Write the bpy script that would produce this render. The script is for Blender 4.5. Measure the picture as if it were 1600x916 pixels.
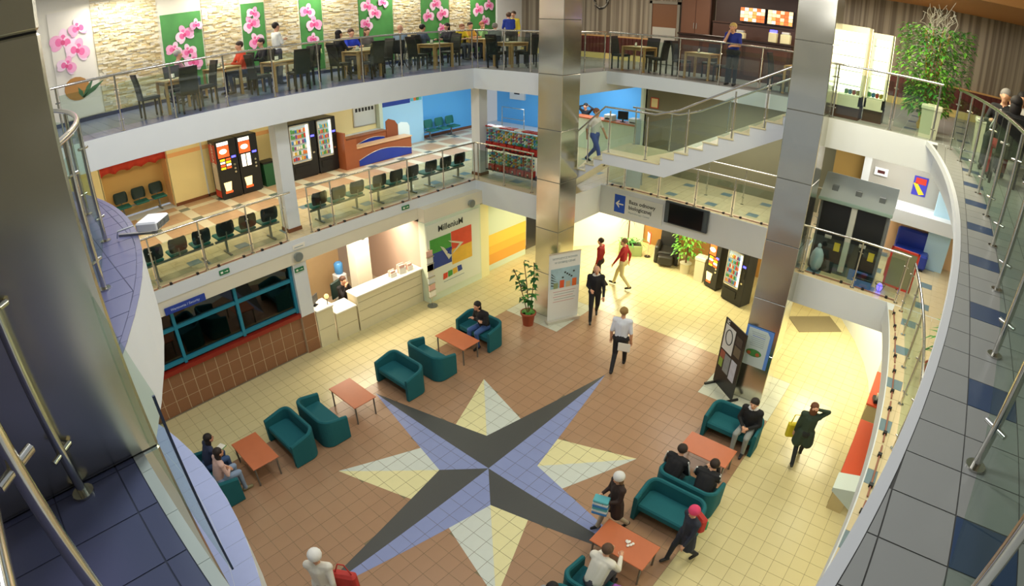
import bpy, math, random
import numpy as np
from mathutils import Matrix, Vector
random.seed(7)
SC = bpy.context.scene
COL = SC.collection
for o_ in list(bpy.data.objects): bpy.data.objects.remove(o_)

# ---------------------------------------------------------------- camera (wide fisheye-like lens held over the balcony rail)
CAM = Vector((-6.0386, -5.8721, 8.4773))
RM = ((0.65572548, 0.3495494, -0.66920797), (-0.75499818, 0.30517706, -0.58038324), (0.00135431, 0.88582289, 0.46402153))
cd = bpy.data.cameras.new('camera'); camo = bpy.data.objects.new('camera', cd); COL.objects.link(camo)
camo.matrix_world = Matrix.Translation(CAM) @ Matrix(RM).to_4x4()
cd.type = 'PANO'; cd.sensor_fit = 'HORIZONTAL'; cd.sensor_width = 36.0
K1, K3 = 1.12385 / 22.5, -0.05956 / 22.5 ** 3
for holder in (cd, getattr(cd, 'cycles', None)):
    if holder is None or not hasattr(holder, 'panorama_type'): continue
    holder.panorama_type = 'FISHEYE_LENS_POLYNOMIAL'
    holder.fisheye_fov = math.radians(180)
    holder.fisheye_polynomial_k0 = 0.0
    holder.fisheye_polynomial_k1 = -K1
    holder.fisheye_polynomial_k2 = 0.0
    holder.fisheye_polynomial_k3 = -K3
    holder.fisheye_polynomial_k4 = 0.0
cd.clip_start = 0.02; cd.clip_end = 200
SC.camera = camo
def in_view(p, m=30):
    v = Matrix(RM).transposed() @ (Vector(p) - CAM)
    rho = math.hypot(v.x, v.y); th = math.atan2(rho, -v.z)
    if th > 1.2: return False
    u = th / 1.124
    for _ in range(6): u -= (1.12385*u - .05956*u**3 - th) / (1.12385 - .1787*u*u)
    x = 800 + 1000*u*v.x/max(rho, 1e-9); y = 458 - 1000*u*v.y/max(rho, 1e-9)
    return -m < x < 1600+m and -m < y < 916+m

# ---------------------------------------------------------------- world, exposure
wd = bpy.data.worlds.new('daylight'); SC.world = wd; wd.use_nodes = True
bg = wd.node_tree.nodes['Background']; bg.inputs[0].default_value = (0.86, 0.93, 1.0, 1); bg.inputs[1].default_value = 0.42
SC.view_settings.view_transform = 'Standard'; SC.view_settings.look = 'None'
SC.view_settings.gamma = 1.0; SC.view_settings.use_curve_mapping = False
SC.view_settings.exposure = -0.12
try:
    SC.cycles.max_bounces = 6; SC.cycles.transparent_max_bounces = 16; SC.cycles.sample_clamp_indirect = 4.0
    SC.cycles.caustics_reflective = False; SC.cycles.caustics_refractive = False
except Exception: pass
Z2, Z3 = 3.35, 6.9          # floor levels
WARM, YEL, NEU, COOL = (1, .80, .52), (1, .9, .6), (1, .95, .86), (.9, .96, 1)
def area(name, loc, sx, sy, power, col, aim=(0, 0, -1)):
    l = bpy.data.lights.new(name, 'AREA'); l.shape = 'RECTANGLE'; l.size = sx; l.size_y = sy; l.energy = power; l.color = col
    o = bpy.data.objects.new(name, l); COL.objects.link(o); o.location = loc
    o.rotation_euler = Vector(aim).to_track_quat('-Z', 'Y').to_euler(); return o
#LIGHTS
# ground floor, under the first gallery
area('lamp_strip', (-2.0, 7.4, 2.70), 4.0, .3, 20, WARM)
area('lamp_strip', (2.1, 7.3, 2.66), 3.4, .8, 190, (1, .84, .62))
area('lamp_strip', (8.0, 5.2, 2.55), 2.0, 1.2, 34, YEL)
for x_, y_, p_ in ((10.2, 3.0, 120), (10.2, .2, 95), (11.6, 4.0, 130), (9.6, -4.6, 105), (7.6, -5.2, 75)):
    area('lamp_strip', (x_, y_, 2.36), 1.2, 1.2, p_, YEL)
for x_ in (-4.2, -1.2, 2.0): area('lamp_strip', (x_, -7.3, 2.6), 1.6, .8, 70, YEL)
for x_, y_ in ((5.5, -4.9), (3.2, -5.2)): area('lamp_strip', (x_, y_, 9.9), 1.2, 1.2, 160, YEL)
# first gallery
for x_ in (-3.2, .3, 3.6): area('lamp_strip', (x_, 9.4, 6.2), 1.5, .6, 75, (1, .86, .62))
for x_ in (7.2, 10.6): area('lamp_strip', (x_, 9.6, 6.2), 1.5, .8, 90, COOL)
area('lamp_strip', (12.9, 6.2, 6.15), 1.2, 1.2, 70, COOL)
area('lamp_strip', (9.6, -.6, 6.3), .8, 3.0, 120, NEU)
area('lamp_strip', (8.6, -5.2, 6.1), 1.4, 1.4, 75, NEU); area('lamp_strip', (3.0, -7.4, 6.2), 5.0, .5, 60, NEU)
# restaurant level
for x_ in (-2.6, .4, 3.4, 6.6, 9.8): area('lamp_strip', (x_, 9.75, 9.85), 1.6, .35, 62, (1, .95, .84))
for x_, y_ in ((10.8, 5.0), (11.0, 1.6), (10.6, -2.0), (10.6, -5.2)): area('lamp_strip', (x_, y_, 9.9), 1.0, 1.0, 75, (1, .9, .74))
# unseen point lamps added above the hall to brighten the gallery edges
for x_, y_ in ((-4.4, 2.4), (-.4, 2.4), (-4.4, -2.4), (-.4, -2.4)):
    l_ = bpy.data.lights.new('hall_fill', 'POINT'); l_.energy = 380; l_.color = (1, .98, .95); l_.shadow_soft_size = .5
    o_ = bpy.data.objects.new('hall_fill', l_); COL.objects.link(o_); o_.location = (x_, y_, 10.8)

# ---------------------------------------------------------------- helpers
def lin(c):
    if isinstance(c, str): c = [int(c[i:i+2], 16)/255 for i in (0, 2, 4)]
    return tuple((v/12.92 if v <= .04045 else ((v+.055)/1.055)**2.4) for v in c[:3])
MATS = {}
def mat(name, c, rough=.5, metal=0., noise=0., scale=8., emit=0., alpha=None, bump=0., coat=0., trans=0.):
    if name in MATS: return MATS[name]
    m = bpy.data.materials.new(name); m.use_nodes = True; nt = m.node_tree; b = nt.nodes['Principled BSDF']
    c = lin(c); b.inputs['Base Color'].default_value = (*c, 1); b.inputs['Roughness'].default_value = rough; b.inputs['Metallic'].default_value = metal
    if coat: b.inputs['Coat Weight'].default_value = coat
    if noise or bump:
        tc = nt.nodes.new('ShaderNodeTexCoord'); nz = nt.nodes.new('ShaderNodeTexNoise'); nz.inputs['Scale'].default_value = scale; nz.inputs['Detail'].default_value = 4
        nt.links.new(tc.outputs['Object'], nz.inputs['Vector'])
        if noise:
            mx = nt.nodes.new('ShaderNodeMix'); mx.data_type = 'RGBA'
            mx.inputs['A'].default_value = (*[v*(1-noise) for v in c], 1); mx.inputs['B'].default_value = (*[min(1, v*(1+noise)) for v in c], 1)
            nt.links.new(nz.outputs['Fac'], mx.inputs['Factor']); nt.links.new(mx.outputs['Result'], b.inputs['Base Color'])
        if bump:
            bp = nt.nodes.new('ShaderNodeBump'); bp.inputs['Strength'].default_value = bump; bp.inputs['Distance'].default_value = .02
            nt.links.new(nz.outputs['Fac'], bp.inputs['Height']); nt.links.new(bp.outputs['Normal'], b.inputs['Normal'])
    if emit:
        b.inputs['Emission Color'].default_value = (*c, 1); b.inputs['Emission Strength'].default_value = emit
    if trans: b.inputs['Transmission Weight'].default_value = trans
    if alpha is not None: b.inputs['Alpha'].default_value = alpha
    MATS[name] = m; return m
def glass_mat(name, tint, fac=.08, rough=.02):
    if name in MATS: return MATS[name]
    m = bpy.data.materials.new(name); m.use_nodes = True; nt = m.node_tree; nt.nodes.clear()
    out = nt.nodes.new('ShaderNodeOutputMaterial'); mix = nt.nodes.new('ShaderNodeMixShader'); tr = nt.nodes.new('ShaderNodeBsdfTransparent'); gl = nt.nodes.new('ShaderNodeBsdfGlossy')
    fr = nt.nodes.new('ShaderNodeValue'); fr.outputs[0].default_value = fac
    tr.inputs[0].default_value = (*lin(tint), 1); gl.inputs['Roughness'].default_value = rough
    nt.links.new(fr.outputs[0], mix.inputs[0]); nt.links.new(tr.outputs[0], mix.inputs[1]); nt.links.new(gl.outputs[0], mix.inputs[2]); nt.links.new(mix.outputs[0], out.inputs[0])
    MATS[name] = m; return m

class MB:
    """collects geometry for ONE mesh object"""
    def __init__(s): s.v = []; s.f = []; s.m = []; s.sm = []
    def add(s, vs, fs, m=0, smooth=False):
        b = len(s.v); s.v += [tuple(v) for v in vs]
        for f in fs: s.f.append(tuple(i+b for i in f)); s.m.append(m); s.sm.append(smooth)
        return s
    def box(s, x0, y0, z0, x1, y1, z1, m=0):
        if x0 > x1: x0, x1 = x1, x0
        if y0 > y1: y0, y1 = y1, y0
        if z0 > z1: z0, z1 = z1, z0
        return s.add([(x0,y0,z0),(x1,y0,z0),(x1,y1,z0),(x0,y1,z0),(x0,y0,z1),(x1,y0,z1),(x1,y1,z1),(x0,y1,z1)],
                     [(0,3,2,1),(4,5,6,7),(0,1,5,4),(1,2,6,5),(2,3,7,6),(3,0,4,7)], m)
    def rbox(s, x0, y0, z0, x1, y1, z1, r=.02, m=0, n=3):
        """box with corners rounded in plan and chamfered top and bottom"""
        if x0 > x1: x0, x1 = x1, x0
        if y0 > y1: y0, y1 = y1, y0
        r = min(r, (x1-x0)/2.01, (y1-y0)/2.01, (z1-z0)/2.01)
        def ring(i, z):
            pts = []
            for cx, cy, a0 in ((x1-r, y1-r, 0), (x0+r, y1-r, 90), (x0+r, y0+r, 180), (x1-r, y0+r, 270)):
                for k in range(n+1):
                    a = math.radians(a0+90*k/n); pts.append((cx+(r-i)*math.cos(a), cy+(r-i)*math.sin(a), z))
            return pts
        rs = [ring(r*.7, z0), ring(0, z0+r*.7), ring(0, z1-r*.7), ring(r*.7, z1)]
        return s.loft(rs, m=m, cap=True, smooth=False)
    def loft(s, rings, m=0, cap=True, smooth=True, closed=True):
        n = len(rings[0]); vs = [p for r in rings for p in r]; fs = []
        for i in range(len(rings)-1):
            for j in range(n if closed else n-1):
                k = (j+1) % n; fs.append((i*n+j, i*n+k, (i+1)*n+k, (i+1)*n+j))
        s.add(vs, fs, m, smooth)
        if cap:
            s.add(rings[0], [tuple(range(n))[::-1]], m); s.add(rings[-1], [tuple(range(n))], m)
        return s
    def prism(s, poly, z0, z1, m=0):
        n = len(poly); vs = [(x, y, z0) for x, y in poly]+[(x, y, z1) for x, y in poly]
        return s.add(vs, [tuple(range(n))[::-1], tuple(range(n, 2*n))]+[(i, (i+1) % n, n+(i+1) % n, n+i) for i in range(n)], m)
    def cyl(s, p0, p1, r0, r1=None, n=10, m=0, cap=True, smooth=True):
        r1 = r0 if r1 is None else r1; p0 = Vector(p0); p1 = Vector(p1); d = (p1-p0)
        if d.length < 1e-9: return s
        d.normalize(); a = d.orthogonal().normalized(); b = d.cross(a); rings = []
        for p, r in ((p0, r0), (p1, r1)): rings.append([tuple(p+r*(math.cos(2*math.pi*i/n)*a+math.sin(2*math.pi*i/n)*b)) for i in range(n)])
        return s.loft(rings, m, cap, smooth)
    def tube(s, path, r, n=8, m=0, closed=False, rr=None):
        P = [Vector(p) for p in path]; N = len(P); rings = []; prev = None
        for i, p in enumerate(P):
            if closed: t = P[(i+1) % N]-P[i-1]
            else: t = P[min(i+1, N-1)]-P[max(i-1, 0)]
            t.normalize()
            a = (prev-prev.dot(t)*t) if prev is not None else t.orthogonal()
            if a.length < 1e-6: a = t.orthogonal()
            a.normalize(); prev = a; b = t.cross(a); R = rr[i] if rr else r
            rings.append([tuple(p+R*(math.cos(2*math.pi*k/n)*a+math.sin(2*math.pi*k/n)*b)) for k in range(n)])
        if closed: rings.append(rings[0])
        return s.loft(rings, m, not closed, True)
    def ell(s, c, r, n=10, k=6, m=0, zmin=-1., zmax=1., rot=None):
        if not hasattr(r, '__len__'): r = (r, r, r)
        c = Vector(c); rings = []
        for i in range(k+1):
            t = zmin+(zmax-zmin)*0; a = math.asin(max(-1, min(1, zmin)))+(math.asin(max(-1, min(1, zmax)))-math.asin(max(-1, min(1, zmin))))*i/k
            rad = max(math.cos(a), 1e-3); ring = []
            for j in range(n):
                p = Vector((r[0]*rad*math.cos(2*math.pi*j/n), r[1]*rad*math.sin(2*math.pi*j/n), r[2]*math.sin(a)))
                if rot is not None: p = rot @ p
                ring.append(tuple(c+p))
            rings.append(ring)
        return s.loft(rings, m, True, True)
    def lathe(s, prof, c=(0, 0, 0), n=20, m=0, cap=True):
        return s.loft([[(c[0]+r*math.cos(2*math.pi*j/n), c[1]+r*math.sin(2*math.pi*j/n), c[2]+z) for j in range(n)] for r, z in prof], m, cap, True)
    def disc(s, c, u, v, ru, rv, n=14, m=0, th=.004, w=None):
        """thin flat ellipse in the plane u,v (th along w)"""
        c = Vector(c); u = Vector(u); v = Vector(v); w = u.cross(v) if w is None else Vector(w)
        rings = [[tuple(c+k*w+ru*math.cos(2*math.pi*j/n)*u+rv*math.sin(2*math.pi*j/n)*v) for j in range(n)] for k in (0, th)]
        return s.loft(rings, m, True, False)
    def xf(s, M):
        s.v = [tuple(M @ Vector(p)) for p in s.v]; return s
    def build(s, name, mats, parent=None, loc=None, rz=None):
        me = bpy.data.meshes.new(name); me.from_pydata(s.v, [], s.f)
        for m in (mats if isinstance(mats, (list, tuple)) else [mats]): me.materials.append(m)
        me.polygons.foreach_set('material_index', s.m); me.polygons.foreach_set('use_smooth', s.sm); me.update()
        o = bpy.data.objects.new(name, me); COL.objects.link(o)
        if parent is not None: o.parent = parent
        if loc is not None: o.location = loc
        if rz is not None: o.rotation_euler[2] = rz
        return o
def tag(o, label, cat, group=None):
    o['label'] = label; o['category'] = cat
    if group: o['group'] = group
    return o
def thing(name, label, cat, loc=(0, 0, 0), rz=0, group=None):
    o = bpy.data.objects.new(name, None); COL.objects.link(o); o.location = loc; o.rotation_euler[2] = rz; o.empty_display_size = .1
    return tag(o, label, cat, group)
def struct(o, label=None):
    o['kind'] = 'structure'
    if label: o['label'] = label
    return o
KIDS = {}
def copy_tree(root, loc, rz=0, label=None, parent=None):
    r = root.copy(); COL.objects.link(r)
    if parent is None: r.location = loc; r.rotation_euler[2] = rz
    else: r.parent = parent
    if label: r['label'] = label
    for ch in root.children: copy_tree(ch, None, parent=r)
    return r
def sbox(name, x0, y0, z0, x1, y1, z1, m, label=None): return struct(MB().box(x0, y0, z0, x1, y1, z1).build(name, m), label)
def text_mesh(txt, size, m, name='lettering', parent=None, ext=.003, bold=0., align='CENTER', sx=1.):
    cu = bpy.data.curves.new(name, 'FONT'); cu.body = txt; cu.size = size; cu.extrude = ext; cu.align_x = align; cu.align_y = 'CENTER'; cu.offset = bold; cu.resolution_u = 2
    t = bpy.data.objects.new('tmp', cu); COL.objects.link(t); bpy.context.view_layer.update()
    me = bpy.data.meshes.new_from_object(t.evaluated_get(bpy.context.evaluated_depsgraph_get())); bpy.data.objects.remove(t); bpy.data.curves.remove(cu)
    me.name = name; me.materials.clear(); me.materials.append(m)
    o = bpy.data.objects.new(name, me); COL.objects.link(o)
    if parent: o.parent = parent
    return o
def place(o, origin, u, v):
    """stand a flat XY mesh in the plane spanned by u (right) and v (up)"""
    u = Vector(u).normalized(); v = Vector(v).normalized(); w = u.cross(v)
    o.matrix_local = Matrix(((u.x, v.x, w.x, origin[0]), (u.y, v.y, w.y, origin[1]), (u.z, v.z, w.z, origin[2]), (0, 0, 0, 1))); return o
# ================================================================ materials
M_white = mat('white_paint', 'dde2e4', .6, noise=.03, scale=2)
M_cream = mat('cream_wall', 'f3e2a4', .7, noise=.04, scale=2)
M_creamdk = mat('apricot_band', 'f2b877', .7)
M_green = mat('pale_green_wall', 'd6e3cc', .7)
M_bluew = mat('sky_blue_wall', '5fb4f5', .7)
M_bluel = mat('pale_blue_wall', 'a9dcfa', .7)
M_olive = mat('olive_wall', '77745a', .6, noise=.08, scale=1.5)
M_yelA = mat('yellow_band', 'f6cf55', .6); M_yelB = mat('amber_band', 'f2bf4a', .6); M_yelC = mat('orange_band', 'eda945', .6)
M_brownw = mat('brown_wall_tile', '8f6244', .35, noise=.1, scale=3)
M_groutl = mat('light_grout', 'c8b090', .8)
M_redsill = mat('dark_red_sill', '8f2418', .35)
M_teal = mat('teal_frame', '1f7f98', .4)
M_dark = mat('dark_room', '2a2622', .7)
M_steel = mat('brushed_steel', 'd0cec2', .2, 1.0)
M_chrome = mat('polished_steel', 'd2d0c8', .16, 1.0)
M_black = mat('black_plastic', '15171a', .4)
M_wood = mat('beech_wood', 'c79a5e', .4, noise=.12, scale=6)
M_cherry = mat('cherry_wood', 'c57048', .35, noise=.08, scale=5)
M_dkwood = mat('dark_wood', '4a2c1c', .45, noise=.15, scale=5)
M_glass = glass_mat('clear_glass', 'edf5f0', .06)
M_glassd = glass_mat('dark_glass', '5f6b60')
M_slate = mat('slate_blue_tile', '61648a', .3, noise=.06, scale=2)
M_lilac = mat('lilac_tile', '7f86a4', .25, noise=.05, scale=2)
M_greyt = mat('grey_floor_tile', '979997', .3, noise=.07, scale=2)
M_navyt = mat('navy_floor_tile', '33496b', .3, noise=.06, scale=2)
M_grout = mat('grey_grout', '85795f', .9)
def wavy_steel():
    m = MATS['brushed_steel']; nt = m.node_tree; b = nt.nodes['Principled BSDF']
    tc = nt.nodes.new('ShaderNodeTexCoord'); mp = nt.nodes.new('ShaderNodeMapping'); mp.inputs['Scale'].default_value = (.7, .7, .9)
    nz = nt.nodes.new('ShaderNodeTexNoise'); nz.inputs['Scale'].default_value = 1.2; nz.inputs['Detail'].default_value = 1
    bp = nt.nodes.new('ShaderNodeBump'); bp.inputs['Strength'].default_value = .5; bp.inputs['Distance'].default_value = .06
    nt.links.new(tc.outputs['Object'], mp.inputs['Vector']); nt.links.new(mp.outputs['Vector'], nz.inputs['Vector']); nt.links.new(nz.outputs['Fac'], bp.inputs['Height']); nt.links.new(bp.outputs['Normal'], b.inputs['Normal'])
wavy_steel()

# ================================================================ gallery outlines
def right_edge(x):   # inner edge of the right-hand galleries (bows outward)
    return -6.38 + .0148*(x-.2)**2 if x > .2 else -6.38 + .0132*(x-.2)**2
def near_edge(y):    # inner edge of the galleries on the viewer's side (bows into the hall)
    return max(-5.92, -5.03-(y-.2)**2/11.94)
FAR, REC, LEFT = 6.45, 8.75, 6.5

def slab(name, polys, z0, z1, m, label):
    b = MB()
    for p in polys: b.prism(p, z0, z1)
    return struct(b.build(name, m), label)
xs = [-5.9+i*.5 for i in range(25)]+[6.35]
rpoly = [(x, right_edge(x)) for x in xs]
# ---- ground
ground = slab('floor', [[(-8, -9), (17, -9), (17, 10), (-8, 10)]], -.25, -.004, M_grout, 'tiled ground floor of the hall')
# ---- first gallery (level 2): slab with white fascia
def gallery(z0, z1, zrec, m, lab, recess_y=(3.25, -3.45)):
    polys = [[(-9, LEFT), (17, LEFT), (17, 13.2), (-9, 13.2)], [(FAR, recess_y[0]), (17, recess_y[0]), (17, LEFT), (FAR, LEFT)],
             [(FAR-.1, -14), (17, -14), (17, recess_y[1]), (FAR-.1, recess_y[1])]]
    return polys
g2 = gallery(2.75, Z2, 0, None, '')
g2slab = slab('floor', g2, 3.06, Z2-.004, M_white, 'first gallery slab with white edge')
slab('trim_1', [[(REC, -3.45), (17, -3.45), (17, 3.25), (REC, 3.25)]], 2.42, Z2-.004, M_white, 'white first gallery edge above the vending machines')
b = MB(); b.prism([(-8, -9)]+[(x, y) for x, y in [(-8, right_edge(-5.9))]+rpoly]+[(6.35, -9)], 2.9, Z2-.004)
struct(b.build('trim_2', M_white), 'white edge of the right-hand first gallery')
b = MB(); b.prism([(-9, -6.0)]+[(near_edge(-6.0+i*.4), -6.0+i*.4) for i in range(32)]+[(-9, 6.4)], 2.75, Z2-.004)
struct(b.build('trim_3', M_white), 'white edge of the first gallery on the near side')
# beams under the edge
sbox('trim_4', -9, LEFT+.02, 2.70, 4.0, LEFT+.35, 3.06, mat('ivory_beam', 'e2dcc6', .6), 'ivory beam above the windows and reception')
sbox('trim_5', 4.0, 6.22, 2.62, FAR+.3, LEFT+.35, 3.06, MATS['ivory_beam'], 'ivory beam above the poster wall')
sbox('trim_6', FAR, 3.25, 2.60, FAR+.4, 6.3, 3.06, M_white, 'white beam beside the steel pillar')
sbox('trim_27', FAR+.4, 3.25, 2.42, REC+.25, 3.55, 3.06, M_white, 'white beam running back beside the arrow sign')
sbox('trim_7', FAR-.1, -6.0, 2.62, FAR+.3, -3.45, 3.06, M_white, 'white beam under the right-hand gallery corner')
# ---- top gallery (level 3)
g3 = gallery(6.28, Z3, 0, None, '')
g3slab = slab('floor', g3, 6.28, Z3-.004, M_white, 'restaurant level slab with white edge')
slab('trim_8', [[(REC, -3.45), (17, -3.45), (17, 3.25), (REC, 3.25)]], 6.52, Z3-.004, M_white, 'white restaurant slab edge behind the stairs')
b = MB(); b.prism([(-9, -9)]+[(-9, right_edge(-5.9)+.055)]+[(x, y+.055) for x, y in rpoly]+[(6.35, -9)], 6.80, Z3-.004); b.prism([(-9, -9)]+[(-9, right_edge(-5.9)-.15)]+[(x, y-.15) for x, y in rpoly]+[(6.35, -9)], 6.28, 6.80)
struct(b.build('trim_9', M_white), 'white edge of the right-hand top gallery')
ys = [-6.0+i*.4 for i in range(32)]
b = MB(); b.prism([(-9, -6.0)]+[(near_edge(y), y) for y in ys]+[(-9, ys[-1])], 6.28, Z3-.004)
struct(b.build('trim_10', M_white), 'white edge of the bowed near top gallery')
# ---- upper ceiling over the restaurant, wooden edge
sbox('ceiling', -9, 6.9, 10.3, 17, 13, 10.5, M_white, 'white restaurant ceiling')
sbox('ceiling', 8.6, -14, 9.97, 17, 6.9, 10.2, mat('warm_ceiling', 'c98a45', .5), 'warm wooden ceiling over the bar')
sbox('ceiling', -9.2, -9.2, 10.3, -6.3, 6.9, 10.5, M_white, 'white ceiling over the viewer side gallery')
sbox('ceiling', -6.3, -9.2, 10.3, 8.6, -6.75, 10.5, M_white, 'white ceiling over the right-hand gallery')
sbox('wall_near', -9.2, -9.2, Z3, -9.0, 6.9, 10.3, mat('sand_wall', '8a846f', .7), 'sand coloured wall behind the viewer')
sbox('wall_right', -9.0, -9.2, Z3, 13.3, -9.0, 10.3, MATS['sand_wall'], 'sand coloured wall along the right-hand gallery')
# ================================================================ ground level walls, left side
# brown tiled parapet + pilaster
def tiled_wall(o_parent, x0, x1, y, z1, p=.33, nrow=3):
    me = None; hz = z1/nrow
    n = int(round((x1-x0)/p)); w = (x1-x0)/n
    for i in range(n):
        for j in range(nrow):
            if me is None:
                t = MB().box(0, -.008, 0, w-.02, .01, hz-.02).build('wall_tile', M_brownw, o_parent); me = t.data
            else:
                t = bpy.data.objects.new('wall_tile', me); COL.objects.link(t); t.parent = o_parent
            t.location = (x0+i*w+.01, y, j*hz+.01)
wl = struct(MB().box(-7.5, 6.70, 0, -.2, 6.95, 1.12).build('wall_left', M_groutl), 'low brown tiled wall under the dark windows')
tiled_wall(wl, -5.04, -.2, 6.70, 1.12)
pl = struct(MB().box(-.2, 6.60, 0, .2, 6.95, 1.15, 0).build('wall_left', M_groutl), 'brown tiled foot of the white pilaster'); tiled_wall(pl, -.2, .2, 6.60, 1.15, .4)
sbox('trim_11', -.2, 6.58, 1.15, .2, 6.95, 2.72, M_white, 'white pilaster between dark window and reception')
sbox('trim_12', -7.5, 6.62, 1.12, -.2, 6.95, 1.24, M_redsill, 'dark red window sill')
# teal window
w1 = struct(MB().box(-7.5, 6.76, 1.24, -.22, 6.775, 2.72).build('window_1', M_glassd), 'dark office window in a teal frame')
for z0_, z1_ in ((1.30, 1.40), (2.18, 2.27)): MB().box(-7.5, 6.70, z0_, -.2, 6.82, z1_).build('frame_rail', M_teal, w1)
for x_ in (-5.2, -3.54, -1.88, -.28): MB().box(x_, 6.685, 1.26, x_+.08, 6.83, 2.72).build('frame_mullion', M_teal, w1)
sbox('floor', -7.5, 6.9, 0.0, 0, 10.2, .02, mat('office_floor', '6b4a34', .6), 'dark office floor')
sbox('wall_left', -7.5, 10.2, 0, .2, 10.4, 3.0, M_dark, 'dark back wall of the office')
sbox('wall_left', .0, 6.95, 0, .2, 10.2, 3.0, mat('taupe_wall', '9a8878', .7), 'partition between office and reception')
sbox('trim_13', -7.5, 6.83, 1.24, -.22, 7.15, 1.27, mat('pale_ledge', 'a08e62', .5), 'pale inner window ledge')
# reception room
sbox('floor', .2, 6.9, 0, 4.0, 10.0, .02, mat('reception_floor', 'b9ab90', .6), 'reception floor')
sbox('wall_left', .2, 9.8, 0, 4.0, 10.0, 2.72, mat('mauve_wall', 'a99f98', .7), 'grey mauve back wall of the reception')
wp = struct(MB().box(.2, 9.0, 0, 2.6, 9.1, 1.95).build('wall_left', mat('oak_panel', 'a08a68', .5, noise=.06)), 'oak partition behind the reception desk')
MB().box(.2, 8.98, 1.95, 2.62, 9.12, 2.03).build('partition_cap', M_white, wp); MB().box(.3, 8.96, 2.03, 2.4, 8.99, 2.06).build('light_strip', mat('violet_strip', '9a8aff', .4, emit=3), wp)
sbox('trim_14', 2.35, 7.6, 0, 2.9, 8.0, 2.72, mat('bright_pier', 'f2efdc', .6), 'white pier in the reception')
sbox('wall_left', 4.0, 6.5, 0, 4.15, 10.0, 2.72, mat('rose_wall', 'c9b0a0', .7), 'rose side wall of the reception')
sbox('ceiling', .2, 6.86, 2.72, 4.0, 10.0, 2.78, M_white, 'white reception ceiling')
# poster wall and its corner
sbox('wall_left', 3.98, 6.2, 0, 6.32, 6.5, 2.64, M_green, 'pale wall carrying the sponsor poster')
sbox('wall_left', 6.32, 6.22, 0, 6.72, 6.6, 2.64, mat('pale_yellow_wall', 'f1ecb4', .7), 'pale yellow corner of the poster wall')
yw = struct(MB().box(6.72, 6.4, 0, 8.86, 6.55, 2.64).build('wall_far', M_green), 'wall with yellow and orange bands behind the pot plant')
for k_, (z0_, z1_, m_) in enumerate(((.22, .60, M_yelC), (.60, .90, M_yelB), (.90, 1.32, M_yelA))): MB().box(6.72, 6.394, z0_, 8.862, 6.41, z1_).build('painted_band', m_, yw)
sbox('wall_far', 9.3, 6.9, 0, 9.5, 9, 2.7, mat('pale_corridor', 'c9cfd4', .6), 'grey corridor wall')
# diagonal bright wall, brown wall, far curved wall
def vwall(name, a, b_, z0, z1, m, label, th=.15):
    a = Vector((*a, 0)); b2 = Vector((*b_, 0)); d = (b2-a).normalized(); n = Vector((-d.y, d.x, 0))*th
    return struct(MB().prism([tuple(a[:2]), tuple(b2[:2]), tuple((b2+n)[:2]), tuple((a+n)[:2])], z0, z1).build(name, m), label)
vwall('wall_far', (12.95, 3.8), (10.6, 5.7), 0, 2.5, mat('bright_white_wall', 'f5f4e4', .6), 'bright white wall beyond the pillar')
sbox('trim_15', 10.1, 5.55, 0, 10.65, 6.0, 2.5, M_yelA, 'yellow pier at the end of the passage')
sbox('wall_far', 12.9, -4.4, 0, 13.1, 3.85, 2.5, mat('brown_far_wall', 'a9793c', .6, noise=.05), 'brown wall behind the pot plants')
arc = [(12.9, -3.9), (11.76, -4.59), (10.7, -5.21), (9.56, -5.73), (8.69, -6.02), (8.07, -6.16), (7.85, -6.7), (7.6, -7.1), (0, -7.1), (-7, -7.1)]
b = MB(); b.prism(arc+[(p[0], p[1]-.2) for p in arc[::-1]], 0, 2.62)
struct(b.build('wall_right', mat('white_curved_wall', 'dfe6ea', .55)), 'white curved wall at the right of the ground floor')
# ================================================================ first gallery walls (level 2)
sbox('wall_left', -9, 12.8, Z2, -3.4, 13.0, 6.3, M_cream, 'cream wall at the left of the first gallery')
alc = struct(MB().box(-3.4, 13.4, Z2, -1.2, 13.5, 6.3).build('wall_left', mat('tan_alcove', 'd9b36e', .7)), 'tan back wall of the seat alcove')
sbox('wall_left', -3.42, 12.8, Z2, -3.38, 13.4, 6.3, M_cream); sbox('wall_left', -1.22, 12.8, Z2, -1.16, 13.4, 6.3, M_creamdk, 'apricot return of the alcove')
cw = struct(MB().box(-1.2, 12.6, Z2, 5.2, 12.8, 6.3).build('wall_left', M_cream), 'cream wall behind the coffee machines')
MB().box(-1.2, 12.59, 4.95, 5.2, 12.61, 5.08).build('painted_band', M_creamdk, cw)
for x_ in (-.05, 1.7): MB().box(x_, 12.57, Z2, x_+.05, 12.61, 6.0).build('wall_strip', M_white, cw)
sbox('baseboard_left', -1.2, 12.57, Z2, 8.8, 12.6, Z2+.1, mat('brown_skirting', '7a4a2c', .5), 'brown skirting of the first gallery')
sbox('wall_left', 5.2, 12.62, Z2, 7.2, 12.8, 6.3, M_cream, 'cream wall behind the gallery desk')
sbox('trim_16', 7.12, 12.35, Z2, 7.28, 12.65, 6.3, M_green, 'pale door post beside the gallery desk')
sbox('wall_left', 7.28, 12.4, Z2, 9.38, 12.6, 6.3, M_bluel, 'pale blue wall beside the gallery desk')
sbox('wall_left', 9.38, 12.75, Z2, 13.2, 12.95, 6.3, M_bluew, 'sky blue wall behind the green seats')
sbox('baseboard_left', 9.38, 12.72, Z2, 13.2, 12.75, Z2+.12, MATS['brown_skirting'], 'brown skirting under the blue wall')
sbox('wall_far', 14.6, 8.6, Z2, 14.8, 13, 6.3, M_bluew, 'sky blue wall beyond the toy machines')
sbox('wall_far', 14.6, 4.6, Z2, 14.8, 8.6, 6.3, M_bluew, 'sky blue wall behind the information counter')
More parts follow.
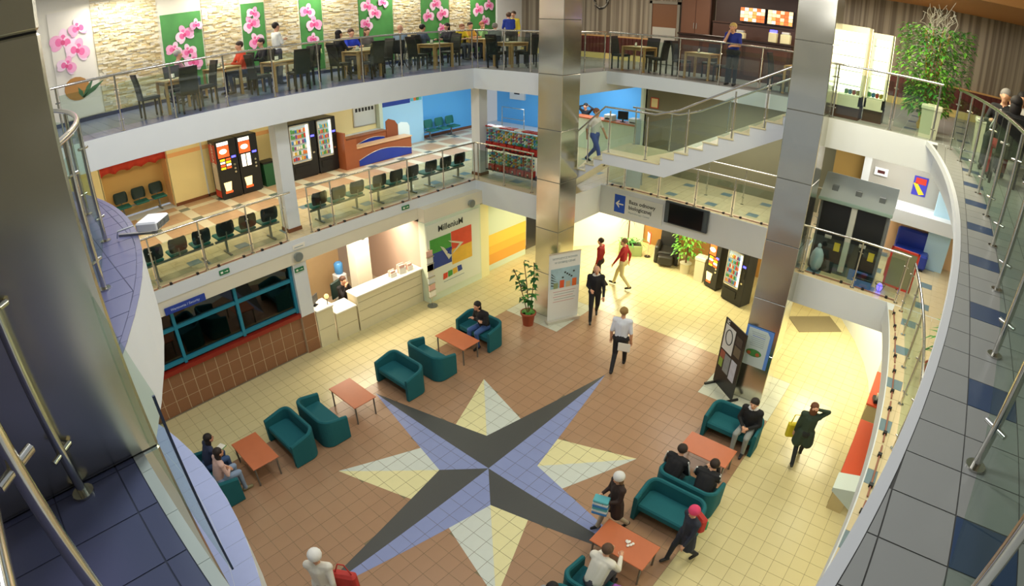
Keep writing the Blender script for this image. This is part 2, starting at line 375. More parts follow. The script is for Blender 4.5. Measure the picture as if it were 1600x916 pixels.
sbox('wall_far', 13.2, 4.2, Z2, 14.7, 4.45, 6.3, M_green, 'pale green wall at the end of the information counter')
sbox('wall_far', 11.4, -3.6, Z2, 11.6, 3.3, 6.5, M_olive, 'olive wall behind the stairs')
sbox('wall_far', 11.4, 3.25, Z2, 13.3, 3.4, 6.5, M_green, 'pale green return wall beside the olive wall')
sbox('wall_right', 10.2, -4.35, Z2, 10.4, -3.4, 6.3, mat('ochre_wall', 'a98a4a', .6), 'ochre wall behind the arcade cabinet')
sbox('wall_right', 9.9, -9, Z2, 10.1, -4.35, 6.3, mat('silver_wall', 'a6a49c', .4), 'silver ribbed wall at the right of the first gallery')
sbox('trim_17', 9.84, -4.45, Z2, 9.9, -4.25, 6.3, M_white, 'white door jamb beside the ribbed wall')
sbox('trim_18', 9.3, -6.95, Z2, 9.75, -6.35, 6.3, mat('pale_blue_pier', 'bcdff0', .6), 'pale blue pier at the right of the first gallery')
sbox('trim_19', 8.9, -9, 4.42, 9.9, -5.3, 4.75, M_white, 'white bulkhead over the apricot niche')
sbox('wall_right', 9.7, -9, Z2, 9.88, -5.3, 4.42, mat('apricot_niche', 'f0c592', .7), 'apricot niche wall')
sbox('wall_right', -9, -8.6, Z2, 6.4, -8.4, 6.3, mat('cream_back_wall', 'efe2c0', .7), 'cream wall of the right-hand first gallery')
# columns of level 2
for x_, y_, n_ in ((.1, 7.05, 'trim_20'), (6.9, 6.72, 'trim_21')):
    c_ = sbox(n_, x_, y_, Z2, x_+.36, y_+.36, 6.3, M_white, 'white square column on the first gallery'); MB().box(x_-.02, y_-.02, Z2, x_+.38, y_+.38, Z2+.1).build('column_foot', MATS['brown_skirting'], c_)
# ================================================================ restaurant walls (level 3)
def striped():
    m = bpy.data.materials.new('striped_wallpaper'); m.use_nodes = True; nt = m.node_tree; b = nt.nodes['Principled BSDF']; b.inputs['Roughness'].default_value = .6
    tc = nt.nodes.new('ShaderNodeTexCoord'); sp = nt.nodes.new('ShaderNodeSeparateXYZ'); nt.links.new(tc.outputs['Object'], sp.inputs[0])
    w = nt.nodes.new('ShaderNodeTexNoise'); w.noise_dimensions = '1D'; w.inputs['Scale'].default_value = 5.5; w.inputs['Detail'].default_value = 2
    nt.links.new(sp.outputs['Y'], w.inputs['W'])
    r = nt.nodes.new('ShaderNodeValToRGB'); r.color_ramp.elements[0].position = .4; r.color_ramp.elements[0].color = (*lin('6f6352'), 1); r.color_ramp.elements[1].position = .6; r.color_ramp.elements[1].color = (*lin('9c917c'), 1)
    nt.links.new(w.outputs[0], r.inputs[0]); nt.links.new(r.outputs[0], b.inputs['Base Color']); return m
M_strip = striped()
wf = sbox('wall_far', 13.3, -9.5, Z3, 13.5, 13, 10.3, M_strip, 'vertically striped wall of the restaurant')
sbox('baseboard_far', 13.24, -9.5, Z3, 13.3, 13, Z3+.22, mat('straw_skirting', 'd9c47a', .5), 'straw coloured skirting of the restaurant')
def dado(y0, y1, name, lab):
    d = struct(MB().box(13.25, y0, Z3+.22, 13.3, y1, Z3+.85).build(name, mat('maroon_dado', '5b2018', .5)), lab)
    MB().box(13.22, y0, Z3+.85, 13.3, y1, Z3+.9).build('dado_rail', M_wood, d)
    n = int((y1-y0)/.16); me = None
    for i in range(n):
        if me is None: s_ = MB().box(13.225, 0, Z3+.22, 13.255, .1, Z3+.85).build('dado_slat', MATS['maroon_dado'], d); me = s_.data
        else: s_ = bpy.data.objects.new('dado_slat', me); COL.objects.link(s_); s_.parent = d
        s_.location = (0, y0+.03+i*.16, 0)
dado(4.3, 8.6, 'trim_22', 'maroon slatted dado left of the door'); dado(-9.0, -3.6, 'trim_23', 'maroon slatted dado behind the bamboo')
# stone clad orchid wall
sw = sbox('wall_left', -9, 10.46, Z3, 13.3, 10.7, 10.3, mat('ivory_plaster', 'ece6d2', .7), 'ivory restaurant wall behind stone and orchid pictures')
sbox('baseboard_left', -9, 10.40, Z3, 13.3, 10.46, Z3+.1, mat('navy_skirting', '2b3558', .4), 'navy skirting of the restaurant wall')
M_st = [mat('stone_%d' % i, c, .85, noise=.1, scale=20) for i, c in enumerate(('e8dcb8', 'dfcfa0', 'f0e8d0', 'd6c08c', 'ece0c0'))]
def stones(x0, x1, rr):
    b = MB(); z = Z3+.1
    while z < 10.25:
        h = rr.uniform(.028, .05); x = x0
        while x < x1-.02:
            w = min(rr.uniform(.08, .24), x1-x); b.box(x, 10.46-rr.uniform(.015, .06), z, x+w-.006, 10.47, z+h-.006, rr.randrange(5)); x += w
        z += h
    o = b.build('stone_cladding', M_st, sw); o['kind'] = 'stuff'
rr = random.Random(3)
for a_, c_ in ((-3.22, -1.46), (-.18, .98), (1.78, 2.9), (3.76, 5.1), (6.56, 7.78), (9.18, 10.28)): stones(a_, c_, rr)
sbox('wall_left', 11.75, 10.38, Z3+.1, 13.3, 10.46, 10.3, mat('white_end_wall', 'f4f2ea', .6), 'plain white end of the restaurant wall')

# ================================================================ steel pillars
def pillar(x, y, name, lab, zs, w=.78):
    p = struct(MB().box(x+.01, y+.01, -.01, x+w-.01, y+w-.01, 11).build(name, M_black), lab)
    z = 0
    for z1_ in zs:
        MB().rbox(x, y, z+.004, x+w, y+w, z1_-.004, .012, n=1).build('steel_panel', M_steel, p); z = z1_
pillar(5.7, 2.65, 'trim_24', 'steel clad pillar beside the pot plant', (1.4, 2.75, 4.15, 5.55, 7.0, 8.4, 9.8, 11))
pillar(5.7, -3.72, 'trim_25', 'steel clad pillar behind the display board', (1.4, 2.75, 4.15, 5.55, 7.0, 8.4, 9.8, 11))
pillar(-6.62, -3.68, 'trim_26', 'large steel clad pillar close to the viewer', (1.4, 2.75, 4.15, 5.55, 6.9, 8.6, 9.8, 11))
# ================================================================ tiled floors: every tile is its own piece
def clip(poly, clipper):
    def side(p, a, b): return (b[0]-a[0])*(p[1]-a[1])-(b[1]-a[1])*(p[0]-a[0])
    out = poly
    for i in range(len(clipper)):
        a, b = clipper[i], clipper[(i+1) % len(clipper)]; src = out; out = []
        if not src: return []
        for j in range(len(src)):
            p, q = src[j], src[(j+1) % len(src)]; sp, sq = side(p, a, b), side(q, a, b)
            if sp >= 0: out.append(p)
            if (sp >= 0) != (sq >= 0):
                t = sp/(sp-sq); out.append((p[0]+t*(q[0]-p[0]), p[1]+t*(q[1]-p[1])))
    return out
def parea(p): return .5*sum(p[i][0]*p[(i+1) % len(p)][1]-p[(i+1) % len(p)][0]*p[i][1] for i in range(len(p)))
def ccw(p): return p if parea(p) > 0 else p[::-1]
def tile_floor(parent, cells, z, mats, n_ind, name='floor_tile', th=.004):
    """cells: (polygon, material index, lift). The n_ind nearest in view become objects, the rest one mesh of stuff"""
    vis = []; rest = []
    for c in cells:
        cx = sum(p[0] for p in c[0])/len(c[0]); cy = sum(p[1] for p in c[0])/len(c[0])
        d = (Vector((cx, cy, z))-CAM).length
        (vis if (in_view((cx, cy, z)) and parea(c[0]) > .004) else rest).append((d, cx, cy, c))
    vis.sort(key=lambda t: t[0]); rest += vis[n_ind:]; vis = vis[:n_ind]; share = {}
    for d, cx, cy, (poly, mi, lift) in vis:
        loc = (cx, cy, z+lift); rel = [(round(p[0]-cx, 4), round(p[1]-cy, 4)) for p in poly]; key = (tuple(rel), mi)
        if key not in share:
            o = MB().prism(rel, -th, 0).build(name, mats[mi], parent); share[key] = o.data
        else:
            o = bpy.data.objects.new(name, share[key]); COL.objects.link(o); o.parent = parent
        o.location = loc
    b = MB()
    for d, cx, cy, (poly, mi, lift) in rest:
        n = len(poly); vs = [(x, y, z+lift) for x, y in poly]+[(x, y, z+lift-th) for x, y in poly]
        b.add(vs, [tuple(range(n))]+[(i, n+i, n+(i+1) % n, (i+1) % n) for i in range(n)], mi)
    if b.f:
        o = b.build('distant_tiles', mats, parent); o['kind'] = 'stuff'
def bed(parent, polys, z, m):
    b = MB()
    for p in polys: b.prism(ccw(p), z-.0046, z-.003)
    b.build('mortar_bed', m, parent)
def grid_cells(x0, x1, y0, y1, p, ox, oy, g, pick, clipto=None):
    out = []
    i0 = math.floor((x0-ox)/p); i1 = math.ceil((x1-ox)/p); j0 = math.floor((y0-oy)/p); j1 = math.ceil((y1-oy)/p)
    for i in range(i0, i1):
        for j in range(j0, j1):
            a, b_, c, d = max(ox+i*p+g, x0), min(ox+(i+1)*p-g, x1), max(oy+j*p+g, y0), min(oy+(j+1)*p-g, y1)
            if b_-a < .01 or d-c < .01: continue
            poly = [(a, c), (b_, c), (b_, d), (a, d)]
            if clipto: poly = clip(poly, clipto)
            if len(poly) < 3: continue
            m = pick(i, j, (a+b_)/2, (c+d)/2)
            if m is not None: out.append((poly, m, 0))
    return out
# ---- ground: brown field with compass star
P_ = .3165
M_g = [mat('terracotta_tile', 'ab8768', .28, noise=.09, scale=1.3), mat('cream_yellow_tile', 'd4c896', .25, noise=.06, scale=1.1), mat('pale_grey_tile', 'cdd0bd', .3, noise=.05),
       mat('charcoal_tile', '4d4e4c', .4, noise=.18, scale=60), mat('periwinkle_tile', '8d99c6', .35, noise=.05, scale=3), mat('white_star_tile', 'd3dad0', .35, noise=.04), mat('cream_star_tile', 'e9e2ab', .35, noise=.04)]
tips = [(4.38, 0), (0, 3.78), (-4.38, 0), (0, -3.78)]; di = .714; mn = 2.215
inn = [(di, di), (-di, di), (-di, -di), (di, -di)]; mtip = [(mn, mn), (-mn, mn), (-mn, -mn), (mn, -mn)]
star = []
# arms: (arm, colour on the counter-clockwise side, colour on the clockwise side)
for a_, ccwc, cwc in ((0, 3, 4), (1, 4, 3), (2, 4, 3), (3, 4, 3)):
    star.append((ccw([(0, 0), tips[a_], inn[a_]]), ccwc)); star.append((ccw([(0, 0), tips[a_], inn[(a_-1) % 4]]), cwc))
S_ = .256
def lerp(a, b, t): return (a[0]+(b[0]-a[0])*t, a[1]+(b[1]-a[1])*t)
for k_, c_next, c_prev in ((0, 6, 5), (1, 6, 5), (2, 6, 5), (3, 6, 5)):
    star.append((ccw([inn[k_], lerp(inn[k_], tips[(k_+1) % 4], S_), mtip[k_]]), c_next)); star.append((ccw([inn[k_], lerp(inn[k_], tips[k_], S_), mtip[k_]]), c_prev))
cells = []
for i in range(-24, 45):
    for j in range(-22, 21):
        g = .0035; x0_, y0_ = (i-.5)*P_, j*P_; poly = [(x0_+g, y0_+g), (x0_+P_-g, y0_+g), (x0_+P_-g, y0_+P_-g), (x0_+g, y0_+P_-g)]; cx, cy = x0_+P_/2, y0_+P_/2
        brown = abs(cy) < 13*P_ and abs(cx) < 22.5*P_; pad = brown and abs(cx) > 16.5*P_ and abs(cy) > 7*P_
        base = 2 if pad else 0 if brown else 1; cov = 0
        if abs(cx) < 5 and abs(cy) < 4.3:
            for sp_, sc_ in star:
                gg = 0 if sc_ == 3 else g
                q_ = clip([(x0_+gg, y0_+gg), (x0_+P_-gg, y0_+gg), (x0_+P_-gg, y0_+P_-gg), (x0_+gg, y0_+P_-gg)], sp_)
                if len(q_) > 2 and abs(parea(q_)) > 1e-5: cells.append((q_, sc_, .0015)); cov += abs(parea(q_))
        if cov < .96*parea(poly): cells.append((poly, base, 0))
tile_floor(ground, cells, 0, M_g, 300)
# ---- first gallery
M_2 = [mat('tan_tile', 'c6a582', .3, noise=.07), mat('ivory_tile', 'e2dcc0', .3), mat('grey_green_tile', '6f7c74', .3), mat('beige_tile', 'd9c8a0', .25, noise=.05), mat('blue_grey_tile', '728890', .3)]
def pk_left(i, j, x, y):
    if y > 9.6:
        a, b_ = i % 4 == 0, j % 4 == 0
        return 2 if a and b_ else 1 if a or b_ else 0
    return 4 if (i % 4 == 0 and j % 4 == 2) else 3
c2 = grid_cells(-6, 13, LEFT+.02, 12.6, .33, 0, 6.5, .003, pk_left)
c2 += grid_cells(FAR+.02, 14.5, 3.27, LEFT+.02, .33, .1, 3.27, .003, lambda i, j, x, y: 4 if (i % 4 == 1 and j % 4 == 2) else 3)
c2 += grid_cells(FAR-.08, 9.9, -9, -3.47, .33, 0, -3.47, .003, lambda i, j, x, y: 4 if (i % 4 == 0 and j % 4 == 2) else 3)
tile_floor(g2slab, c2, Z2, M_2, 300)
c2 = grid_cells(REC+.02, 11.4, -3.43, 3.25, .33, .745, .99, .003, lambda i, j, x, y: 4 if (i % 4 == 2 and (j % 4 == 0)) else 3)
tile_floor(bpy.data.objects['trim_1'], c2, Z2, M_2, 160)
E2 = [(x, right_edge(x)-.02) for x in xs]
def under_edge(c, inset):
    out = []
    for poly, m, l in c:
        q = [(x, min(y, right_edge(x)-inset)) for x, y in poly]
        if parea(q) > .004: out.append((q, m, l))
    return out
c2 = under_edge(grid_cells(-3.0, 6.33, -8.4, -6.0, .32, 4.2, -6.55, .003, lambda i, j, x, y: 4 if (i % 4 == 0 and j in (0, 1, -4)) and j != 1 or (i % 4 == 0 and j == 0) else 3), .02)
tile_floor(bpy.data.objects['trim_2'], c2, Z2, M_2, 200)
# ---- restaurant level
M_3 = [M_slate, M_lilac, M_greyt, M_navyt, mat('white_kerb', 'cfd2d6', .4)]
c3 = grid_cells(-9, 13.2, LEFT+.02, 10.4, .3, 0, 6.5, .003, lambda i, j, x, y: 1)
c3 += grid_cells(FAR+.02, 13.2, 3.27, LEFT+.02, .3, 0, 6.5, .003, lambda i, j, x, y: 2)
c3 += grid_cells(FAR-.08, 13.2, -9, -3.47, .3, 0, 6.5, .003, lambda i, j, x, y: 3 if i % 5 == 0 and j % 4 == 0 else 2)
tile_floor(g3slab, c3, Z3, M_3, 120)
c3 = grid_cells(REC+.02, 13.2, -3.43, 3.25, .3, 0, 6.5, .003, lambda i, j, x, y: 2)
tile_floor(bpy.data.objects['trim_8'], c3, Z3, M_3, 60)
c3 = under_edge(grid_cells(-5.0, 6.33, -9, -6.0, .292, -4.04, -6.45, .0035, lambda i, j, x, y: 3 if (i+1) % 4 == 0 and j % 4 == 3 else 2), .004)
c3 += [([(x, right_edge(x)), (x+.5, right_edge(x+.5)), (x+.5, right_edge(x+.5)+.055), (x, right_edge(x)+.055)], 4, 0) for x in [-5.4+.5*k for k in range(23)]]
tile_floor(bpy.data.objects['trim_9'], c3, Z3, M_3, 300)
c3 = []
for poly, m, l in grid_cells(-9, -4.9, -8.6, 6.0, .3, -6.06, -4.01, .0035, lambda i, j, x, y: 0):
    q = [(min(x, near_edge(y)-.055), y) for x, y in poly]
    if parea(q) > .002 and sum(p[1] for p in q)/4 > -6.3 or (parea(q) > .002 and sum(p[0] for p in q)/4 < -5.2): c3.append((q, m, l))
yy = [-5.9+.3*k for k in range(39)]
c3 += [(ccw([(near_edge(a)-.05, a), (near_edge(a), a), (near_edge(a+.3), a+.297), (near_edge(a+.3)-.05, a+.297)]), 4 if a < -3.1 else 0, 0) for a in yy]
tile_floor(bpy.data.objects['trim_10'], c3, Z3, M_3, 300)

c2 = []
for a in yy:
    for k_ in range(3):
        c2.append((ccw([(near_edge(a)-.3*(k_+1)+.003, a), (near_edge(a)-.3*k_-.003, a), (near_edge(a+.3)-.3*k_-.003, a+.294), (near_edge(a+.3)-.3*(k_+1)+.003, a+.294)]), 0, 0))
tile_floor(bpy.data.objects['trim_3'], c2, Z2, [mat('pale_lilac_tile', 'a9b4dc', .3, noise=.04)], 60)

M_bedd = mat('dark_mortar', '4c4c4a', .9); M_bedl = mat('beige_mortar', 'b3a27c', .9); M_bedb = mat('blue_mortar', '50526a', .9)
rects = lambda *r: [[(a, c), (b, c), (b, d), (a, d)] for a, b, c, d in r]
bed(g2slab, rects((-6, 13, LEFT+.02, 12.6), (FAR+.02, 14.5, 3.27, LEFT), (FAR-.08, 9.9, -9, -3.47)), Z2, M_bedl)
bed(bpy.data.objects['trim_1'], rects((REC+.02, 11.4, -3.43, 3.25)), Z2, M_bedl)
bed(bpy.data.objects['trim_2'], [[(-3, -8.4)]+[(x, right_edge(x)-.02) for x in [-3+.5*k for k in range(19)]]+[(6.33, -8.4)]], Z2, M_bedl)
bed(g3slab, rects((-9, 13.2, LEFT+.02, 10.4)), Z3, M_bedb); bed(bpy.data.objects['trim_8'], rects((REC+.02, 13.2, -3.43, 3.25)), Z3, M_bedd)
bed(bpy.data.objects['trim_9'], [[(-5, -9)]+[(x, right_edge(x)+.004) for x in [-5+.5*k for k in range(23)]]+[(6.33, -9)]], Z3, M_bedd)
bed(bpy.data.objects['trim_10'], [[(-9, -6.3)]+[(near_edge(y)-.05, y) for y in [-6.3+.3*k for k in range(41)]]+[(-9, 6.0)]], Z3, M_bedb)
# ================================================================ steel and glass railings
def railing(name, label, path, z, posts, h=1.1, glass=True, toe=False, side=1, post_r=.021, zf=None, gl=None, glass_off=.05):
    """path: plan polyline of the handrail; posts: plan points; zf: optional height function of path parameter"""
    R = thing(name, label, 'railing', (path[0][0], path[0][1], z), 0, 'steel and glass railings'); ox, oy = path[0][:2]
    L = lambda x, y, zz=0: (x-ox, y-oy, zz)
    hb = MB().tube([L(*p[:2], (p[2]-z if len(p) > 2 else 0)+h) for p in path], .025, 10); hb.build('handrail', M_chrome, R)
    for p in posts:
        zb = (p[2]-z) if len(p) > 2 else 0
        po = MB().cyl(L(p[0], p[1], zb), L(p[0], p[1], zb+h-.02), post_r, n=8).build('post', M_chrome, R)
        MB().cyl(L(p[0], p[1], zb), L(p[0], p[1], zb+.012), .05, n=12).build('flange', M_chrome, po)
        for zc in (.22, .85): MB().cyl(L(p[0]-.045, p[1]-.045, zb+zc), L(p[0]+.045, p[1]+.045, zb+zc), .014, n=6).build('glass_clamp', M_chrome, po)
    if glass:
        for a, b_ in zip(posts[:-1], posts[1:]):
            A = Vector(a[:2]); B = Vector(b_[:2]); d = B-A; ln = d.length
            if ln < .3: continue
            d /= ln; nrm = Vector((-d.y, d.x))*.012; A = A+d*.05; B = B-d*.05
            za = (a[2]-z) if len(a) > 2 else 0; zb = (b_[2]-z) if len(b_) > 2 else 0
            vs = []
            for q, zq in ((A, za), (B, zb)):
                for sg in (-.5, .5):
                    for zz in (.1, .98): vs.append((q.x+sg*nrm.x-ox, q.y+sg*nrm.y-oy, zq+zz))
            MB().add(vs, [(0, 1, 3, 2), (4, 6, 7, 5), (0, 4, 5, 1), (2, 3, 7, 6), (1, 5, 7, 3), (0, 2, 6, 4)]).build('glass_panel', gl or M_glass, R)
            if toe:
                t = MB()
                n2 = Vector((-d.y, d.x))*side
                q0 = A+n2*toe; q1 = B+n2*toe
                t.tube([L(q0.x, q0.y, .02), L(q1.x, q1.y, .02)], .013, 6); t.build('toe_strip', mat('brown_strip', '9a6450', .5), R)
                for f in (.2, .8):
                    q = q0.lerp(q1, f); MB().box(q.x-ox-.03, q.y-oy-.03, .0, q.x-ox+.03, q.y-oy+.03, .05).build('toe_clamp', M_black, R)
    return R
px3 = [-4.8, -3.59, -2.41, -1.19, 0, 1.23, 2.53, 3.8, 5.2, 6.5]
railing('glass_railing', 'railing in front of the restaurant tables under the orchid pictures', [(-4.9, 6.6), (6.56, 6.6)], Z3, [(x, 6.6) for x in px3], 1.15)
railing('glass_railing', 'short railing of the restaurant corner left of the steel pillar', [(6.58, 6.55), (6.58, 3.4)], Z3, [(6.58, y) for y in (6.45, 5.4, 4.4, 3.45)], 1.15)
railing('glass_railing', 'short railing above the blue counter beside the steel pillar', [(6.6, 3.36), (8.83, 3.36)], Z3, [(6.65, 3.36), (7.7, 3.36), (8.75, 3.36)], 1.15)
railing('glass_railing', 'restaurant railing that the woman in blue leans on', [(8.86, 3.3), (8.86, -3.35), (8.2, -3.45)], Z3, [(8.86, y) for y in (3.25, 2.2, 1.0, -.2, -1.35, -2.4, -3.3)], 1.15)
railing('glass_railing', 'short top railing in front of the lit fridges', [(6.5, -3.7), (6.5, -5.0), (6.42, -5.9)], Z3, [(6.5, -3.75), (6.5, -4.98), (6.42, -5.85)], 1.12)
rp = [(x, right_edge(x)-.33) for x in [6.0-.35*k for k in range(35)]]
railing('glass_railing', 'long bowed top railing along the grey tiled gallery at the right', rp, Z3, [(x, right_edge(x)-.33) for x in (5.85, 4.69, 3.53, 2.33, 1.15, -.04, -1.27, -2.47, -3.67, -4.87)], 1.12)
nl = railing('glass_railing', 'closest railing posts beside the large steel pillar', [(-6.23, -3.72), (-6.23, -6.6)], Z3, [(-6.23, -3.74), (-6.25, -4.7), (-6.25, -5.75)], 1.12, glass=False)
pn = thing('glass_screen', 'dark edged glass pane standing on the kerb by the large pillar', 'glass pane', (-5.88, -4.52, Z3))
MB().box(-.005, .012, .02, .005, .82, .75).build('pane', M_glass, pn); MB().box(-.004, 0, .02, .004, .006, .75).build('polished_edge', mat('navy_glass_edge', '16315c', .2), pn)
bp_ = [(near_edge(y)-.3, y) for y in [-2.85+.25*k for k in range(22)]]
railing('glass_railing', 'railing around the bowed blue tiled balcony behind the large pillar', bp_, Z3, [(near_edge(y)-.3, y) for y in (-2.8, -1.68, -.56, .6, 1.8)], 1.1)
# first gallery
px2 = [-4.8, -3.62, -2.4, -1.18, -.2]
railing('glass_railing', 'first gallery railing left of the white column', [(-5.0, 6.6), (.06, 6.6)], Z2, [(x, 6.6) for x in px2], 1.2, toe=-.06)
railing('glass_railing', 'first gallery railing between the two white columns', [(.5, 6.6), (6.55, 6.6)], Z2, [(x, 6.6) for x in (.52, 1.22, 2.48, 3.8, 5.17, 6.5)], 1.2, toe=-.06)
railing('glass_railing', 'first gallery railing in front of the toy machines', [(6.58, 6.6), (6.58, 4.25)], Z2, [(6.58, y) for y in (6.5, 5.4, 4.3)], 1.2)
railing('glass_railing', 'first gallery railing above the arrow sign and screen', [(8.86, 3.2), (8.86, -3.3)], Z2, [(8.86, y) for y in (3.1, 2.48, 1.3, .1, -1.05, -2.2, -3.25)], 1.1, toe=.06)
railing('glass_railing', 'first gallery railing in front of the arcade cabinet', [(6.48, -3.7), (6.5, -4.96), (6.45, -6.05)], Z2, [(6.48, -3.75), (6.5, -4.96), (6.45, -6.0)], 1.1, toe=.08)
rp2 = [(x, right_edge(x)-.3) for x in [6.1-.4*k for k in range(20)]]
railing('glass_railing', 'bowed first gallery railing at the right below the viewer', rp2, Z2, [(x, right_edge(x)-.3) for x in (6.1, 5.03, 3.75, 2.54, 1.31, .05, -1.12)], 1.1, toe=.17, side=-1)
railing('inner_handrail', 'steel handrail without glass in front of the olive wall', [(10.2, .4), (10.2, -3.3)], Z2, [(10.2, y) for y in (.3, -.9, -2.1, -3.2)], 1.1, glass=False)
# ================================================================ stairs between the galleries
M_tread = mat('cream_stone_tread', 'e6dcae', .4, noise=.05, scale=4)
st = thing('staircase', 'white staircase with cream treads climbing behind the steel pillars', 'staircase', (6.6, .25, Z2))
zl = 4.97-Z2; W_ = 1.5; nu, ru = 10, (Z3-4.97)/10; run = .365; nd, rd, rund = 8, (4.97-Z2)/8, .2625
# solid white body: zigzag side profile (y, z) extruded over the width
top = [(0, zl)]; y = 0; z = zl
for i in range(nu): z += ru; top.append((y, z)); y -= run; top.append((y, z))
bot = [(y, z-.32), (-.15, zl-.3), (1.7, zl-.3)]
lowr = []; yl, zl2 = 1.7, zl
for i in range(nd): zl2 -= rd; lowr.append((yl, zl2)); yl += rund; lowr.append((yl, max(zl2, 0)))
prof = top+bot+[(1.7+rund*nd-.3, 0.0)]+[(p[0], p[1]) for p in lowr[::-1]]+[(1.7, zl)]
def yz_prism(poly, x0, x1):
    n = len(poly); b = MB(); vs = [(x0, p[0], p[1]) for p in poly]+[(x1, p[0], p[1]) for p in poly]
    b.add(vs, [(i, (i+1) % n, n+(i+1) % n, n+i) for i in range(n)]); b.add(vs[:n], [tuple(range(n))]); b.add(vs[n:], [tuple(range(n))[::-1]]); return b
yz_prism(prof, 0, W_).build('stair_body', M_white, st)
ld = MB().box(-.02, .02, zl, W_, 1.72, zl+.03).build('landing_slab', M_tread, st)
y, z = 0, zl
for i in range(nu):
    z += ru; s_ = MB().box(-.03, y-run-.01, z, W_, y+.03, z+.03).build('tread', M_tread, st); MB().box(-.005, y, z-ru+.03, W_, y+.012, z).build('riser', M_tread, s_); y -= run
y, z = 1.7, zl
for i in range(nd-1):
    z -= rd; s_ = MB().box(-.03, y-.02, z, W_, y+rund+.01, z+.03).build('tread', M_tread, st); MB().box(-.005, y-.0, z+.03, W_, y+.012, z+rd).build('riser', M_tread, s_); y += rund
sx_ = 6.66
spth = [(sx_, 2.9, 4.2), (sx_, 1.96, 4.97+.1), (sx_, .5, 4.97+.1)]+[(sx_, .25-run*k, 4.97+.1+ru*k*1.02) for k in range(1, 11)]
railing('stair_railing', 'sloping handrail with glass on the hall side of the staircase', spth, Z2, [(sx_, 2.8, 4.3), (sx_, 2.45, 4.55), (sx_, 1.8, 5.0), (sx_, .7, 5.0), (sx_, -.38, 5.35), (sx_, -1.5, 5.95), (sx_, -2.25, 6.35), (sx_, -3.3, 6.9)], 1.12)
sx2 = 8.04
railing('stair_railing', 'sloping handrail on the far side of the staircase', [(sx2, 1.9, 5.0), (sx2, .5, 5.0)]+[(sx2, .25-run*k, 5.0+ru*k) for k in range(1, 10)], Z2, [(sx2, 1.8, 5.0), (sx2, .7, 5.0), (sx2, -.9, 5.6), (sx2, -2.4, 6.4)], 1.05, glass=False)
# ================================================================ lounge furniture on the ground floor
M_tfab = mat('teal_fabric', '0f6068', .85, noise=.08, scale=30); M_legm = mat('grey_metal', '8a8d8c', .35, .8)
def sofa_proto(label, loc, rz):
    R = thing('tub_sofa', label, 'sofa', loc, rz, 'teal tub sofas')
    Lh, D_, r, t = .635, .64, .24, .085   # half length, depth, corner radius, thickness; seat opens to local -Y
    path = [(-Lh, -D_/2)]
    for k in range(9): a = math.radians(180-90*k/8); path.append((-Lh+r+r*math.cos(a), D_/2-r+r*math.sin(a)))
    for k in range(9): a = math.radians(90-90*k/8); path.append((Lh-r+r*math.cos(a), D_/2-r+r*math.sin(a)))
    path.append((Lh, -D_/2)); rings = []
    for i, p in enumerate(path):
        a = Vector(path[max(i-1, 0)]); b_ = Vector(path[min(i+1, len(path)-1)]); d = (b_-a).normalized(); n = Vector((d.y, -d.x))
        yy_ = (p[1]+D_/2)/D_; zt = .60+.13*min(1, yy_*1.1); q = Vector(p)
        rings.append([(q.x, q.y, .02), (q.x, q.y, zt-.03), (q.x+n.x*t*.25, q.y+n.y*t*.25, zt), (q.x+n.x*t*.75, q.y+n.y*t*.75, zt), (q.x+n.x*t, q.y+n.y*t, zt-.03), (q.x+n.x*t, q.y+n.y*t, .02)])
    MB().loft(rings, 0, True, False).build('shell', M_tfab, R)
    MB().rbox(-Lh+t-.01, -D_/2+.03, .27, Lh-t+.01, D_/2-t+.01, .43, .04).build('seat', M_tfab, R)
    MB().box(-Lh+t, D_/2-t-.1, .03, Lh-t, D_/2-t, .27).build('under_frame', M_black, R)
    return R
RZ = {'+x': math.pi/2, '-x': -math.pi/2}
sofas = [(-4.43, 3.52, '+x', 'teal tub sofa with two girls sitting in it'), (-2.5, 3.52, '-x', 'teal tub sofa nearest the girls, facing their table'), (-1.7, 3.52, '+x', 'teal tub sofa backing onto the one facing the girls'),
         (.65, 3.52, '-x', 'empty teal tub sofa between the star tip and the reception'), (1.62, 3.52, '+x', 'empty teal tub sofa facing the table of the woman in black'), (3.47, 3.52, '-x', 'teal tub sofa where the woman in black sits'),
         (4.07, -3.6, '-x', 'teal tub sofa beside the black display board'), (1.78, -3.6, '+x', 'teal tub sofa holding the two people in track jackets'), (1.04, -3.6, '-x', 'large looking empty teal tub sofa behind the white capped woman'),
         (-1.25, -3.6, '+x', 'teal tub sofa where the white hooded person sits'), (-1.95, -3.6, '-x', 'teal tub sofa at the very bottom of the picture')]
sp = None
for x, y, d, lab in sofas:
    if sp is None: sp = sofa_proto(lab, (x, y, 0), RZ[d])
    else: copy_tree(sp, (x, y, 0), RZ[d], lab)
def coffee_proto(label, loc):
    R = thing('coffee_table', label, 'table', loc, 0, 'cherry coffee tables')
    MB().rbox(-.31, -.535, .49, .31, .535, .515, .012).build('tabletop', M_cherry, R)
    for sx in (-1, 1):
        for sy in (-1, 1): MB().cyl((sx*.26, sy*.48, 0), (sx*.26, sy*.48, .49), .02, n=8).build('leg', M_legm, R)
    MB().box(-.26, -.49, .455, .26, -.47, .49).build('apron', M_legm, R); MB().box(-.26, .47, .455, .26, .49, .49).build('apron', M_legm, R)
    return R
cp = None
for x, y, lab in ((-3.42, 3.5, 'cherry coffee table in front of the two girls'), (-.74, 3.62, 'cherry coffee table at the left tip of the star'), (2.57, 3.5, 'cherry coffee table in front of the woman in black'),
                  (2.88, -3.49, 'cherry coffee table beside the man in grey trousers'), (-.23, -3.39, 'cherry coffee table with crumpled paper tissue on it')):
    if cp is None: cp = coffee_proto(lab, (x, y, 0))
    else: copy_tree(cp, (x, y, 0), 0, lab)
ti = MB(); r_ = random.Random(5)
